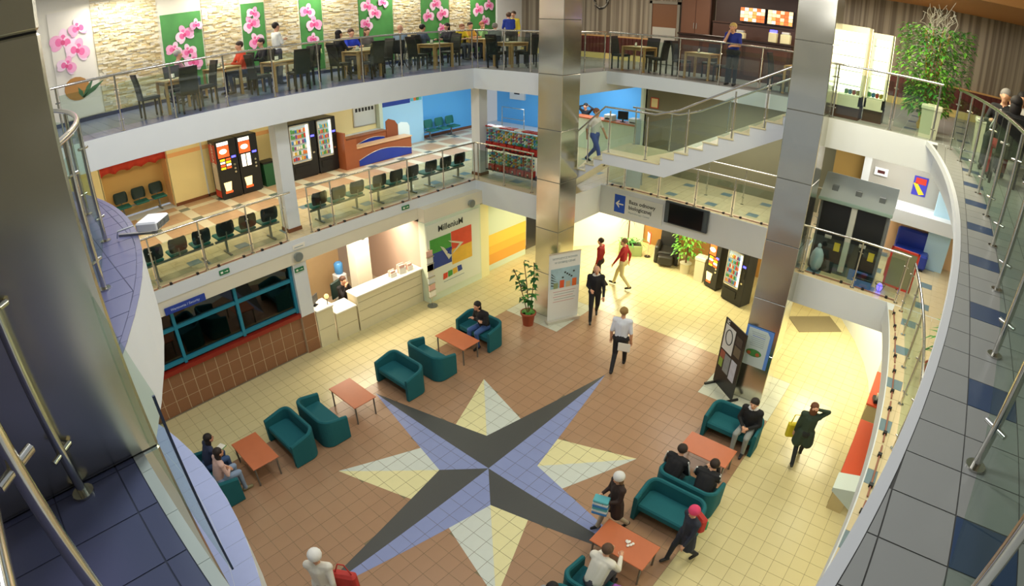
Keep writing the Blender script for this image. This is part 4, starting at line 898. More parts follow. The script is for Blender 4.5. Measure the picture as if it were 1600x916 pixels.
def bin_(label, loc, w, l, h):
    R = thing('litter_bin', label, 'bin', loc, 0, 'cream litter bins'); MB().loft([[(-w/2*.92, -l/2*.92, 0), (w/2*.92, -l/2*.92, 0), (w/2*.92, l/2*.92, 0), (-w/2*.92, l/2*.92, 0)], [(-w/2, -l/2, h*.85), (w/2, -l/2, h*.85), (w/2, l/2, h*.85), (-w/2, l/2, h*.85)]], 0, True, False).build('body', mat('bin_cream', 'cfccb0', .5), R)
    MB().rbox(-w/2-.02, -l/2-.02, h*.85, w/2+.02, l/2+.02, h, .03).build('lid', mat('bin_lid', 'e6e2c8', .4), R); MB().rbox(-w/2*.5, -l/2*.5, h, w/2*.5, l/2*.5, h+.02, .01).build('flap', mat('bin_lid', 'e6e2c8'), R); return R
bin_('small cream bin beside the bamboo pot', (6.8, -5.75, Z3), .32, .4, .66); bin_('wide cream bin behind the curved railing', (6.75, -7.1, Z3), .4, .85, .66)
bin_('grey bin beside the slim coffee machine', (11.2, .48, 0), .34, .36, .9)
# ================================================================ bar and far restaurant wall
ba = thing('bar_counter', 'dark wooden bar counter behind the woman in blue', 'bar', (11.5, 2.3, Z3)); MB().box(.05, -3.7, 0, .5, 0, 1.2).build('front', M_dkwood, ba); MB().rbox(-.05, -3.75, 1.2, .6, .03, 1.26, .015).build('counter_top', mat('bar_top', '2e1c14', .25), ba)
for k in range(5): MB().box(.035, -3.6+k*.72, .15, .05, -3.0+k*.72, 1.05).build('front_panel', mat('bar_panel', '5a3826', .4), ba)
bc = thing('bar_cabinet', 'tall dark cabinet at the back of the bar', 'cabinet', (12.9, 1.8, Z3)); MB().box(0, 0, 0, .4, 1.1, 3.0).build('carcass', M_dkwood, bc)
for k in range(2): d_ = MB().box(-.02, .03+k*.53, .1, 0, .54+k*.53, 2.95).build('door', mat('bar_door', '6b4630', .4), bc); MB().box(-.04, .48+k*.1, 1.4, -.02, .5+k*.1, 1.6).build('handle', M_chrome, d_)
bw = thing('back_bar', 'dark back bar under the lit menu pictures', 'cabinet', (12.9, -1.7, Z3)); MB().box(0, 0, 0, .4, 3.4, 1.7).build('base_unit', M_dkwood, bw); MB().box(.2, 0, 1.7, .4, 3.4, 3.0).build('back_panel', mat('back_bar_panel', '3a2418', .5), bw)
for z in (1.2, 1.7): MB().box(-.05, 0, z, .4, 3.4, z+.04).build('shelf', M_dkwood, bw)
for k, (y0, lab) in enumerate(((-.08, 'lit food picture board left of the two above the bar'), (-1.02, 'lit food picture board nearest the right pillar'))):
    mp_ = thing('menu_board', lab, 'menu board', (12.98, y0, Z3+1.8), 0, 'lit menu boards'); MB().box(0, 0, 0, .05, .88, .5).build('light_box', M_black, mp_); r_ = random.Random(k); b = MB()
    for i in range(6):
        for j in range(4): b.box(-.008, .03+i*.14, .03+j*.115, 0, .03+i*.14+.13, .03+j*.115+.105, r_.randrange(4))
    b.build('food_print', [mat('lit_food_%d' % q, c, .4, emit=1.4) for q, c in enumerate(('ffd9a0', 'ff9a50', 'ffe8c8', 'e06a30'))], mp_)
for k, (y, w, h, lab) in enumerate(((.3, .3, .18, 'small tray of glasses on the bar'), (-.75, .25, .3, 'white box with a blue glowing top on the bar'), (-1.15, .3, .28, 'cream coffee grinder on the bar'))):
    t_ = thing('bar_item', lab, ('tray', 'box', 'grinder')[k], (11.75, y, Z3+1.26)); MB().rbox(-.1, -w/2, 0, .12, w/2, h, .02).build('case', mat('bar_cream', 'e9dfb0', .4, emit=.6 if k else 0), t_); MB().rbox(-.08, -w/2*.8, h, .1, w/2*.8, h+.08, .02).build('top', M_led if k == 1 else M_trimm, t_)
# restaurant doors
dr = struct(MB().box(13.24, 3.2, Z3, 13.3, 4.2, Z3+2.2).build('door_1', mat('door_brown', '7a4f2e', .5)), 'brown restaurant door with a steel kick panel'); MB().box(13.225, 3.24, Z3+.02, 13.245, 4.16, Z3+1.35).build('kick_panel', mat('pale_steel', 'c9c6ba', .3, .4), dr)
for a in ((13.2, 3.1, Z3, 13.3, 3.2, Z3+2.3), (13.2, 4.2, Z3, 13.3, 4.3, Z3+2.3), (13.2, 3.1, Z3+2.2, 13.3, 4.3, Z3+2.3)): MB().box(*a).build('door_frame', mat('frame_taupe', '8f8878', .5), dr)
wr = thing('wreath', 'round wreath of twigs on the striped wall', 'wreath', (13.28, 6.42, 9.15))
r_ = random.Random(2)
for k in range(5): MB().tube([(-.03+r_.uniform(-.03, .03), (.3+r_.uniform(-.05, .05))*math.cos(t*.3491), (.3+r_.uniform(-.05, .05))*math.sin(t*.3491)) for t in range(18)], .02, 5, closed=True).build('twig_ring', [M_dark, M_trimm, M_dark, mat('twig_grey', '8a8578', .7), M_dark][k], wr)
# ================================================================ information counter on the first gallery
ic = thing('information_counter', 'pale green information counter before the sky blue wall', 'counter', (12.6, 4.3, Z2)); MB().box(0, 0, 0, .06, 2.75, 1.2).build('front_panel', M_green, ic); MB().box(-.06, 0, 1.2, .5, 2.8, 1.25).build('counter_top', M_cherry, ic); MB().box(0, -.05, 0, .5, 0, 1.3).build('end_panel', M_white, ic)
for k, (y, lab) in enumerate(((1.2, 'white printer on the information counter'), (.12, 'small white box near the end of the information counter'))):
    t_ = thing('printer', lab, 'printer', (12.75, 4.3+y, Z2+1.25)); MB().rbox(-.15, -.18, 0, .2, .18, .22, .02).build('case', M_white, t_); MB().box(-.16, -.12, .05, -.15, .12, .1).build('slot', M_black, t_)
mo2 = thing('monitor', 'dark monitor standing on the information counter', 'monitor', (12.8, 4.95, Z2+1.25), -1.2); MB().rbox(-.2, -.015, .1, .2, .02, .42, .012).build('screen', M_black, mo2); MB().box(-.03, 0, 0, .03, .03, .12).build('stand', M_black, mo2); MB().rbox(-.1, -.06, 0, .1, .09, .012, .004).build('foot', M_black, mo2)
# far corridor fence and cabinet
fc = thing('barrier', 'steel tube barrier beyond the toy machines', 'barrier', (13.4, 10.3, Z2)); MB().tube([(0, 0, 0), (0, 0, 1.0), (0, 1.3, 1.0), (0, 1.3, 0)], .025, 8).build('hoop', M_chrome, fc); MB().cyl((0, 0, .5), (0, 1.3, .5), .02).build('mid_bar', M_chrome, fc)
wn = thing('wall_panel', 'white wall cabinet with a dark screen beyond the toy machines', 'wall panel', (14.5, 11.2, Z2+1.2)); MB().box(0, 0, 0, .1, .9, 1.1).build('case', M_white, wn); MB().box(-.01, .3, .25, 0, .62, .6).build('screen', M_body, wn)
# ================================================================ kiosk counters under the right gallery
for x, l, d_, lab in ((6.15, 1.55, .32, 'red topped kiosk counter nearer the doormat'), (3.3, 2.1, .32, 'long red topped kiosk counter below the right gallery')):
    t_ = thing('kiosk_counter', lab, 'counter', (x, -6.5, 0), 0, 'kiosk counters'); MB().box(0, 0, 0, l, d_, .86).build('front', mat('kiosk_beige', 'b9a87c', .5), t_); MB().rbox(-.03, -.08, .86, l+.03, d_+.03, .91, .01).build('red_top', mat('kiosk_red', 'd2502c', .35), t_); MB().box(.04, d_, .1, l-.04, d_+.01, .7).build('panel', mat('kiosk_panel', 'a39468', .5), t_)
cr = thing('cash_register', 'small dark cash register on the gap between the kiosk counters', 'cash register', (6.35, -6.38, .91), .3); MB().rbox(-.12, -.12, 0, .12, .12, .1, .02).build('case', M_black, cr); MB().box(-.05, .02, .1, .07, .05, .2).build('display', M_trimm, cr)
bx = thing('wall_lamp', 'pale wedge shaped lamp box sticking out under the right gallery', 'lamp', (.68, -6.42, 2.5)); MB().add([(0, 0, 0), (.38, 0, 0), (.38, .36, .22), (0, .36, .22), (0, 0, .38), (.38, 0, .38), (.38, .36, .28), (0, .36, .28)], [(0, 3, 2, 1), (4, 5, 6, 7), (0, 1, 5, 4), (1, 2, 6, 5), (2, 3, 7, 6), (3, 0, 4, 7)]).build('housing', mat('pale_housing', 'd5dfd0', .4), bx); MB().box(.17, -.12, .1, .21, .02, .4).build('wall_arm', M_chrome, bx)
# ================================================================ massage chair, mat, planter stand sign
mc = thing('massage_chair', 'black padded massage chair beside the leafy tree', 'armchair', (11.95, 2.15, 0), -math.pi/2+.35)
MB().rbox(-.38, -.45, .3, .38, .3, .48, .07).build('seat', M_leath, mc); rings = []
for z, y in ((.4, .28), (.8, .38), (1.15, .5), (1.25, .53)): rings.append([(-.33, y-.08, z), (.33, y-.08, z), (.33, y+.08, z), (-.33, y+.08, z)])
MB().loft(rings, 0, True, False).build('backrest', M_leath, mc)
for s_ in (-1, 1): MB().rbox(s_*.36-.09, -.45, 0, s_*.36+.09, .35, .66, .07).build('armrest', M_leath, mc); MB().box(s_*.46-.015, -.4, .05, s_*.46+.015, .3, .5).build('side_trim', M_trimm, mc)
MB().rbox(-.28, -.75, .08, .28, -.45, .42, .06).build('footrest', M_leath, mc)
tag(MB().prism([(10.74, -2.95), (9.99, -3.54), (10.97, -4.72), (11.73, -4.14)], .002, .016).build('doormat', mat('coir_mat', '85795a', .95, noise=.2, scale=90, bump=.3)), 'large brown doormat on the yellow floor', 'doormat')
ss = thing('sign_stand', 'low stand with a red framed notice on the far floor', 'sign', (11.72, 2.85, 0), -.7); MB().cyl((0, 0, 0), (0, 0, .02), .12, n=14).build('foot', M_black, ss); MB().cyl((0, 0, .02), (0, 0, .6), .012).build('rod', M_trimm, ss); MB().box(-.02, -.17, .55, .0, .17, 1.0).build('frame', mat('red_frame', 'c8402c'), ss); MB().box(-.026, -.12, .6, -.02, .12, .95).build('sheet', M_ctop, ss)
# ================================================================ projector on the bowed balcony
pj = thing('projector', 'white projector on a bracket at the bowed balcony edge', 'projector', (-5.17, -.62, Z3), -.75)
MB().box(-.1, -.015, 0, .31, .015, .02).build('bracket', M_legm, pj); MB().cyl((.28, 0, .02), (.28, 0, .06), .03).build('swivel', M_black, pj); pb = MB().rbox(.17, -.13, .06, .39, .13, .145, .02).build('case', mat('projector_white', 'e9ecf2', .35), pj); b = MB()
for k in range(9): b.box(.385, -.115+k*.026, .075, .395, -.1+k*.026, .13)
b.build('vent_grille', M_legm, pb); MB().tube([(.14, -.1, .12), (.0, -.16, .1), (-.06, -.1, .02)], .008, 5).build('cable', M_white, pj)
# wheelchairs
def wheelchair(label, loc, rz, hub):
    R = thing('wheelchair', label, 'wheelchair', loc, rz, 'wheelchairs')      # faces local -Y
    MB().rbox(-.21, -.22, .46, .21, .2, .5, .02).build('seat', M_black, R); MB().rbox(-.2, .18, .5, .2, .22, .9, .02).build('backrest', M_black, R)
    for s_ in (-1, 1):
        w_ = MB().tube([(s_*.27, .1+.3*math.cos(k*.3927), .31+.3*math.sin(k*.3927)) for k in range(16)], .018, 6, closed=True).build('wheel', M_black, R)
        if hub: MB().cyl((s_*.265, .1, .31), (s_*.275, .1, .31), .26, n=18).build('wheel_cover', mat('orange_disc', 'd2532c', .4), w_)
        else:
            for k in range(6): MB().cyl((s_*.27, .1, .31), (s_*.27, .1+.29*math.cos(k*1.047), .31+.29*math.sin(k*1.047)), .004, n=4).build('spoke', M_chrome, w_)
        MB().tube([(s_*.3, .1+.27*math.cos(k*.3927), .31+.27*math.sin(k*.3927)) for k in range(16)], .009, 5, closed=True).build('push_rim', M_chrome, w_)
        MB().tube([(s_*.22, .22, .95), (s_*.22, .2, .5), (s_*.22, -.25, .48), (s_*.2, -.42, .12)], .014, 6).build('frame_tube', M_chrome, R); MB().cyl((s_*.2-.015, -.3, .09), (s_*.2+.015, -.3, .09), .08, n=12).build('caster', M_black, R); MB().box(s_*.13-.08, -.5, .1, s_*.13+.08, -.38, .12).build('footplate', M_black, R)
    return R
wheelchair('wheelchair of the man in pink near the orchid pot', (-1.35, 9.35, Z3), math.radians(90), False); wheelchair('wheelchair of the man in grey behind the glass', (5.62, 8.9, Z3), math.radians(120), False); wheelchair('wheelchair with an orange wheel disc', (8.72, 7.7, Z3), math.radians(130), True)

# small floor sign and bags on the first gallery
fs = thing('floor_sign', 'small leaning floor sign on the gallery above the arrow sign', 'sign', (9.35, 2.45, Z2), .3)
for s_ in (-1, 1): MB().add([(s_*.18, -.26, 0), (s_*.2, -.26, 0), (s_*.02, -.26, .8), (s_*.0, -.26, .8), (s_*.18, .26, 0), (s_*.2, .26, 0), (s_*.02, .26, .8), (s_*.0, .26, .8)], [(0, 1, 2, 3), (7, 6, 5, 4), (0, 3, 7, 4), (1, 5, 6, 2), (0, 4, 5, 1), (3, 2, 6, 7)]).build('leaf_panel', M_white, fs)
MB().box(-.03, -.27, .62, .03, .27, .8).build('header', M_desk, fs)
pb2 = thing('plastic_bag', 'pale blue plastic bag behind the railing left of the arcade cabinet', 'bag', (6.78, -3.98, Z2)); MB().ell((0, 0, .3), (.14, .16, .3), 12, 6).build('sack', mat('bag_pale_blue', 'b8cadb', .4), pb2); MB().ell((0, 0, .62), (.05, .05, .07), 8, 4).build('knot', mat('bag_pale_blue', 'b8cadb'), pb2)
sk = thing('storage_crate', 'blue crate at the foot of the arcade cabinet', 'crate', (6.72, -5.15, Z2)); MB().box(-.12, -.2, 0, .12, .2, .22).build('shell', mat('box_blue', '5a7ec0'), sk); MB().rbox(-.13, -.21, .2, .13, .21, .24, .01).build('rim', M_black, sk)
# ================================================================ signs, posters, pictures
M_ink = mat('ink_dark', '3a4240', .6); M_inkl = mat('ink_pale', '8fa3a6', .6); M_signw = mat('sign_white', 'dfe3de', .5); M_sblue = mat('sign_blue', '0f4fc4', .4)
UX, UY, UZ = Vector((1, 0, 0)), Vector((0, 1, 0)), Vector((0, 0, 1))
def quad_uv(o, u, v, pts, th, w):
    """flat plate from (u,v) outline at origin o, raised by th along w"""
    n = len(pts); b = MB(); A = [o+u*p[0]+v*p[1] for p in pts]; B = [a+w*th for a in A]
    return b.add(A+B, [tuple(range(n, 2*n)), tuple(range(n))[::-1]]+[(i, (i+1) % n, n+(i+1) % n, n+i) for i in range(n)])
def rect(u0, v0, u1, v1): return [(u0, v0), (u1, v0), (u1, v1), (u0, v1)]
# direction sign
o = Vector((8.74, 2.78, 2.55)); u, v = -UY, UZ; w = -UX
sg = thing('direction_sign', 'white direction sign with a blue arrow square on the gallery edge', 'sign', tuple(o)); Z0 = Vector((0, 0, 0))
quad_uv(Z0, u, v, rect(0, 0, 1.75, .66), .012, w).build('plate', M_signw, sg)
ar = quad_uv(Z0+w*.012, u, v, rect(.07, .05, .45, .62), .006, w).build('arrow_square', M_sblue, sg)
quad_uv(Z0+w*.018, u, v, [(.12, .33), (.25, .46), (.25, .40), (.2, .35), (.4, .35), (.4, .31), (.2, .31), (.25, .26), (.25, .2)], .004, w).build('arrow', M_ctop, ar)
x_ = .58
for s_, z_, sz, m_, nl_ in (('Baza', .47, .17, M_ink, 0), ('odnowy', .47, .17, M_ink, 1), ('biologicznej', .29, .17, M_ink, 1), ('Physiotherapy', .13, .085, M_inkl, 0), ('Center', .13, .085, M_inkl, 1)):
    t_ = text_mesh(s_, sz, m_, 'lettering', sg, .002, .003 if sz > .1 else 0, 'LEFT'); wd_ = max(p.co.x for p in t_.data.vertices); place(t_, tuple(Z0+w*.014+u*x_+v*z_), u, v); x_ = .58 if nl_ else x_+wd_+sz*.3
tv = thing('television', 'large dark flat screen hung on the gallery edge', 'television', (8.72, .92, 2.73)); quad_uv(Z0, u, v, rect(0, 0, 1.38, .66), .09, w).build('case', mat('tv_grey', '3c4348', .35), tv); quad_uv(Z0+w*.09, u, v, rect(.14, .03, 1.22, .62), .006, w).build('screen', mat('tv_black', '141416', .15), tv)
for x in (.02, 1.26): quad_uv(Z0+w*.09, u, v, rect(x, .04, x+.1, .62), .004, w).build('speaker', mat('tv_speaker', '4c565a', .5), tv)
# blue sign under the gallery
u, v, w = UX, UZ, -UY
bs = thing('blue_sign', 'long blue sign over the dark office window', 'sign', (-3.68, 6.5, 2.71)); quad_uv(Z0, u, v, rect(0, 0, 1.03, .17), .03, w).build('plate', mat('deep_blue', '23409a', .4), bs)
t_ = text_mesh('Wartownia / Security', .085, mat('sign_letter', 'c8d4e8', .5), 'lettering', bs, .002); place(t_, tuple(w*.032+u*.51+v*.085), u, v)
def exit_sign(x, y, z, lab):
    R = thing('exit_sign', lab, 'sign', (x, y, z), 0, 'green exit signs'); quad_uv(Z0, UX, UZ, rect(-.13, -.05, .13, .06), .03, -UY).build('plate', mat('exit_green', '1f7a48', .4), R); quad_uv(Z0-UY*.03, UX, UZ, [(-.1, -.02), (-.04, -.02), (-.04, .03), (-.1, .03)], .003, -UY).build('door_mark', M_ctop, R); quad_uv(Z0-UY*.03, UX, UZ, [(0, .0), (.06, .0), (.06, -.02), (.1, .005), (.06, .03), (.06, .01), (0, .01)], .003, -UY).build('arrow_mark', M_ctop, R)
exit_sign(-2.04, 6.5, 3.2, 'green exit sign on the gallery edge left of the column'); exit_sign(3.55, 6.5, 3.2, 'green exit sign on the gallery edge below the benches'); exit_sign(-.03, 6.58, 2.5, 'green exit sign on the white pilaster')
def speaker(x, y, z, d, lab):
    R = thing('wall_speaker', lab, 'speaker', (x, y, z), 0, 'round wall speakers'); d = Vector(d); MB().cyl((0, 0, 0), tuple(d*.1), .1, .13, 14).build('cone', mat('speaker_grey', '8f978f', .5), R); MB().cyl(tuple(d*.1), tuple(d*.11), .11, n=14).build('grille', mat('speaker_mesh', '787f78', .7), R)
speaker(-.05, 6.52, 2.9, (0, -1, 0), 'grey wall speaker above the white pilaster'); speaker(5.9, 6.22, 2.78, (0, -1, 0), 'grey wall speaker above the sponsor poster'); speaker(6.35, -3.56, 2.75, (-1, 0, 0), 'grey wall speaker beside the right steel pillar')
sm = thing('small_notice', 'small white notice above the pilaster', 'notice', (-.15, 6.49, 3.1)); quad_uv(Z0, UX, UZ, rect(0, 0, .35, .12), .012, -UY).build('sheet', M_ctop, sm); quad_uv(-UY*.012, UX, UZ, rect(.04, .04, .3, .06), .003, -UY).build('line', M_inkl, sm)
# sponsor poster
po = thing('sponsor_poster', 'white sponsor poster with four coloured squares and silver arrowheads', 'poster', (3.99, 6.195, .25)); u, v, w = UX, UZ, -UY
fr = quad_uv(Z0, u, v, rect(0, 0, 2.25, 2.3), .02, w).build('board', mat('poster_white', 'dfe6d6', .5), po)
mg, mb_, mr, my = mat('logo_green', '3f9a3a', .5, noise=.2, scale=5), mat('logo_blue', '1f3f92', .5, noise=.2, scale=5), mat('logo_red', 'd8452a', .5, noise=.15, scale=5), mat('logo_yellow', 'e2b33a', .5, noise=.15, scale=5)
for pts, m in ((rect(.12, 1.36, .98, 1.82), mg), (rect(1.0, 1.26, 1.88, 1.84), mr), (rect(.22, .85, .98, 1.36), mb_), (rect(1.0, .74, 1.88, 1.26), my)): quad_uv(w*.02, u, v, pts, .008, w).build('colour_square', m, po)
ms = mat('logo_silver', 'c9ccc0', .3, .3)
quad_uv(w*.028, u, v, [(.86, 1.6), (1.5, 1.36), (1.0, 1.1), (1.1, 1.2), (1.34, 1.36), (.95, 1.52)], .012, w).build('arrowhead', ms, po); quad_uv(w*.028, u, v, [(.52, 1.52), (.85, .98), (1.0, 1.1), (.9, 1.12), (.66, 1.44)], .012, w).build('arrowhead', ms, po); quad_uv(w*.03, u, v, [(.78, 1.2), (1.0, 1.36), (.95, 1.14)], .012, w).build('arrow_core', mb_, po)
t_ = text_mesh('MilleniuM', .27, M_ink, 'lettering', po, .003, .004); place(t_, tuple(w*.024+u*1.0+v*2.08), u, v)
for k, (m, a) in enumerate(((mr, .0), (mg, .06), (my, .12), (mb_, .17))): quad_uv(w*.02, u, v, [(.58+k*.22, .36+a*.3), (.76+k*.22, .38+a*.3), (.78+k*.2, .56+a*.3), (.6+k*.2, .56+a*.3)], .01, w).build('logo_letter', m, po)
quad_uv(w*.02, u, v, rect(.6, .26, 1.5, .28), .003, w).build('fine_print', M_inkl, po)
# pull-up banner
A = Vector((5.40, 2.70, 0)); B = Vector((6.31, 2.27, 0)); u = (B-A).normalized(); v = UZ; w = u.cross(v); L_ = (B-A).length
bn = thing('pull_up_banner', 'white pull-up banner leaning against the left steel pillar', 'banner', tuple(A)); quad_uv(w*.0, u, v, rect(0, .08, L_, 2.18), .01, w).build('sheet', mat('banner_white', 'dfe3e0', .5), bn)
quad_uv(Z0-w*.08, u, v, rect(-.03, 0, L_+.03, .09), .2, w).build('base_cassette', M_trimm, bn); quad_uv(Z0-w*.0, u, v, rect(-.01, 2.17, L_+.01, 2.2), .02, w).build('top_bar', M_trimm, bn)
quad_uv(w*.01, u, v, rect(.06, 1.1, L_-.02, 1.72), .004, w).build('photo_print', mat('banner_photo', '9fc0cc', .5, noise=.3, scale=4), bn)
for k in range(5): quad_uv(w*.014, u, v, [(.08, 1.2+k*.09), (.36-k*.03, 1.15+k*.07), (.08, 1.24+k*.09)], .002, w).build('dark_ray', M_ink, bn)
for k, c in enumerate(('8a9a70', 'd85a30', 'c8b48a', 'd86a30')): quad_uv(w*.014, u, v, rect(.16+k*.2, 1.1, .3+k*.2, 1.28+(k % 2)*.06), .003, w).build('orange_product', mat('product_%d' % k, c, .5), bn)
for k in range(6): MB().disc(tuple(w*.014+u*(.45+.07*k)+v*(1.42+.05*((k*3) % 4))), u, v, .035, .03, 8, w=w, th=.003).build('print_spot', M_ink, bn)
for s_, z_, sz, m_ in (('WYPOZYCZ ROWER', 2.02, .085, M_inkl), ('W DOBREJ CENIE', 1.9, .085, M_inkl)):
    t_ = text_mesh(s_, sz, m_, 'lettering', bn, .002); place(t_, tuple(w*.012+u*(L_/2)+v*z_), u, v)
for k in range(5): quad_uv(w*.01, u, v, rect(.16+.03*(k % 2), .98-k*.08, L_-.12-.04*(k % 3), .995-k*.08), .002, w).build('text_line', [mat('pink_text', 'c08a8a', .6), M_inkl][k % 2], bn)
# notice on the right pillar
u, v, w = -UY, UZ, -UX; nt = thing('pillar_poster', 'pale notice with blue border on the right steel pillar', 'poster', (5.685, -2.95, 1.0))
quad_uv(Z0, u, v, rect(0, 0, .68, 1.04), .012, w).build('border', mat('poster_blue', '5f8fe0', .5), nt); quad_uv(w*.012, u, v, [(.06, 0), (.6, 0), (.6, .9), (.52, 1.0), (.06, 1.0)], .003, w).build('sheet', mat('poster_pale', 'c9d8d8', .5), nt)
MB().disc(tuple(w*.016+u*.3+v*.36), u, v, .2, .1, 14, w=w, th=.003).build('landscape_print', mat('print_green', '4a8a48', .5, noise=.4, scale=9), nt)
for du in (.18, .4): MB().disc(tuple(w*.02+u*du+v*.34), u, v, .05, .05, 10, w=w, th=.003).build('orange_spot', mat('print_rust', 'b5603a', .5), nt)
for k in range(8): quad_uv(w*.015, u, v, rect(.14+.02*(k % 3), .9-k*.05, .5, .91-k*.05), .002, w).build('text_line', M_sblue if k == 2 else M_inkl, nt)
# black display board on feet
A = Vector((5.90, -2.36, 0)); B = Vector((5.36, -3.10, 0)); u = (B-A).normalized(); v = UZ; w = u.cross(v); L_ = (B-A).length
db = thing('display_board', 'black display board with photo sheets beside the right pillar', 'display board', tuple(A)); quad_uv(Z0, u, v, rect(0, .06, L_, 1.92), .03, w).build('panel', M_body, db)
for x in (.02, L_-.06): quad_uv(-w*.2, u, v, rect(x, 0, x+.05, .05), .5, w).build('foot', M_black, db)
quad_uv(w*.03, u, v, rect(.06, 1.1, .5, 1.78), .004, w).build('white_sheet', M_signw, db); MB().tube([tuple(w*.036+u*(.28+.14*math.cos(k*.3927))+v*(1.5+.2*math.sin(k*.3927))) for k in range(16)], .014, 5, closed=True).build('ring_logo', M_ink, db)
for pts, c in ((rect(.06, .85, .26, 1.06), 'a05a48'), (rect(.06, .6, .22, .84), '8fae4a'), (rect(.27, .55, .52, 1.04), '8a9294'), (rect(.56, .5, .8, 1.05), 'c4c9d6'), (rect(.56, 1.5, .82, 1.72), '4a443e'), (rect(.56, 1.2, .82, 1.46), '6a6250')): quad_uv(w*.03, u, v, pts, .004, w).build('photo_sheet', mat('sheet_'+c, c, .5, noise=.25, scale=9), db)
t_ = text_mesh('IC', .12, M_signw, 'lettering', db, .002, .006); place(t_, tuple(w*.034+u*.14+v*1.85), u, v)
# brochure rack
br = thing('brochure_rack', 'tall wire rack of brochures beside the sponsor poster', 'rack', (3.93, 6.02, 0)); MB().cyl((0, 0, 0), (0, 0, 1.9), .015).build('pole', M_chrome, br); MB().lathe([(.16, 0), (.16, .02)], n=16).build('base', M_legm, br)
for k in range(7): MB().box(-.12, -.06+.01*k, .35+k*.22, .12, -.02, .53+k*.22).build('brochure', [M_ctop, mat('pink_leaflets', 'e9b8a8'), M_signw, PAL[4], mat('brochure_rose', 'c88a7a', .5)][k % 5], br); MB().box(-.13, -.07, .33+k*.22, .13, 0, .35+k*.22).build('pocket', M_chrome, br)
# red valance, blue sign band, gallery pictures
vl = thing('valance', 'scalloped red valance over the tan alcove', 'curtain', (-3.38, 12.78, 4.98)); n = 28; b = MB(); tp_ = []
for i in range(n+1): tp_.append((i/n*2.2, .03*math.sin(i*1.9), -.1+.09*abs(math.sin(i*.55))))
b.loft([[(x, y, .2), (x, y, z), (x, y-.015, z), (x, y-.015, .2)] for x, y, z in tp_], 0, True, True); b.build('fabric', mat('red_fabric', 'c23a24', .8), vl); MB().cyl((-.05, -.01, .2), (2.25, -.01, .2), .015).build('rod', M_trimm, vl)
sb2 = thing('department_sign', 'deep blue sign strip along the pale blue wall', 'sign', (7.3, 12.4, 5.06)); quad_uv(Z0, UX, UZ, rect(0, 0, 1.4, .22), .02, -UY).build('strip', mat('deep_blue', '23409a'), sb2)
for k, m in enumerate((PAL[6], PAL[5], PAL[3], PAL[6])): quad_uv(Z0, UX, UZ, rect(1.45+k*.15, .05, 1.57+k*.15, .22), .02, -UY).build('colour_tile', m, sb2)
pc = thing('wall_picture', 'violet and yellow abstract picture on the silver wall', 'picture', (9.9, -5.64, 5.0)); quad_uv(Z0, -UY, UZ, rect(0, 0, .38, .5), .015, -UX).build('canvas', mat('violet_canvas', '3a3ab0', .5, noise=.3, scale=6), pc); quad_uv(-UX*.015, -UY, UZ, [(.0, .3), (.1, .32), (.34, .06), (.2, .02)], .003, -UX).build('yellow_stroke', mat('sticker_yellow', 'e8c92a'), pc); quad_uv(-UX*.015, -UY, UZ, rect(.05, .3, .34, .46), .003, -UX).build('red_stroke', MATS['red_print'], pc)
ib = thing('intercom_box', 'small white box with a dark slot on the silver wall', 'box', (9.9, -4.57, 5.26)); quad_uv(Z0, -UY, UZ, rect(0, 0, .36, .2), .05, -UX).build('case', M_white, ib); quad_uv(-UX*.05, -UY, UZ, rect(.08, .06, .28, .14), .004, -UX).build('slot', mat('slot_maroon', '4a1c1c', .5), ib)
rn = thing('red_notice', 'red framed notice hanging at the left end of the olive wall', 'notice', (11.4, 3.1, 5.55)); quad_uv(Z0, -UY, UZ, rect(0, 0, .3, .36), .012, -UX).build('frame', mat('red_frame', 'c8402c'), rn); quad_uv(-UX*.012, -UY, UZ, rect(.03, .03, .27, .33), .003, -UX).build('sheet', M_cream, rn)
# ---- orchid pictures in the restaurant
M_og = mat('orchid_green', '4c8f48', .5, noise=.6, scale=1.1); M_ow = mat('orchid_cream', 'e9e2d2', .5, noise=.05, scale=2)
M_pk = [mat('petal_%d' % i, c, .5, noise=.15, scale=9) for i, c in enumerate(('f2a8c8', 'e86aa0', 'f6d0e0', 'd8487e', 'f28a90'))]
def orchid(x0, x1, z0, z1, lab, bgm, blooms, seed):
    R = thing('orchid_picture', lab, 'picture', (x0, 10.46, z0), 0, 'orchid pictures'); W = x1-x0; Hh = z1-z0; r = random.Random(seed); u, v, w = UX, UZ, -UY
    quad_uv(Z0, u, v, rect(0, 0, W, Hh), .03, w).build('canvas', bgm, R)
    for bi, (bx_, bz_, s_) in enumerate(blooms):
        c = w*(.032+.014*bi)+u*bx_*W+v*bz_*Hh; a0 = r.uniform(-.5, .5); s_ *= 1.05
        s_ = min(s_, bx_*W*1.05, (1-bx_)*W*1.05)
        for k, (an_, dist, la, lb) in enumerate(((1.57, .55, .5, .34), (3.75, .55, .48, .3), (5.67, .55, .48, .3), (3.14, .5, .55, .52), (0, .5, .55, .52))):
            an2 = an_+a0; d = u*math.cos(an2)+v*math.sin(an2); e = -u*math.sin(an2)+v*math.cos(an2)
            pt = MB().disc(tuple(c+d*s_*dist+w*.0015*k), d, e, s_*la, s_*lb, 16, 0, .001, w).build('petal', M_pk[(2, 0, 0, 0, 2)[k] if (bi+seed) % 2 else (0, 2, 2, 2, 0)[k]], R)
            MB().disc(tuple(c+d*s_*.34+w*(.0015*k+.0012)), d, e, s_*.26, s_*lb*.6, 12, 0, .0002, w).build('petal_blush', M_pk[1], pt)
        MB().disc(tuple(c+w*.0095), u, v, s_*.17, s_*.2, 10, 0, .002, w).build('petal_heart', M_pk[3], R)
    return R
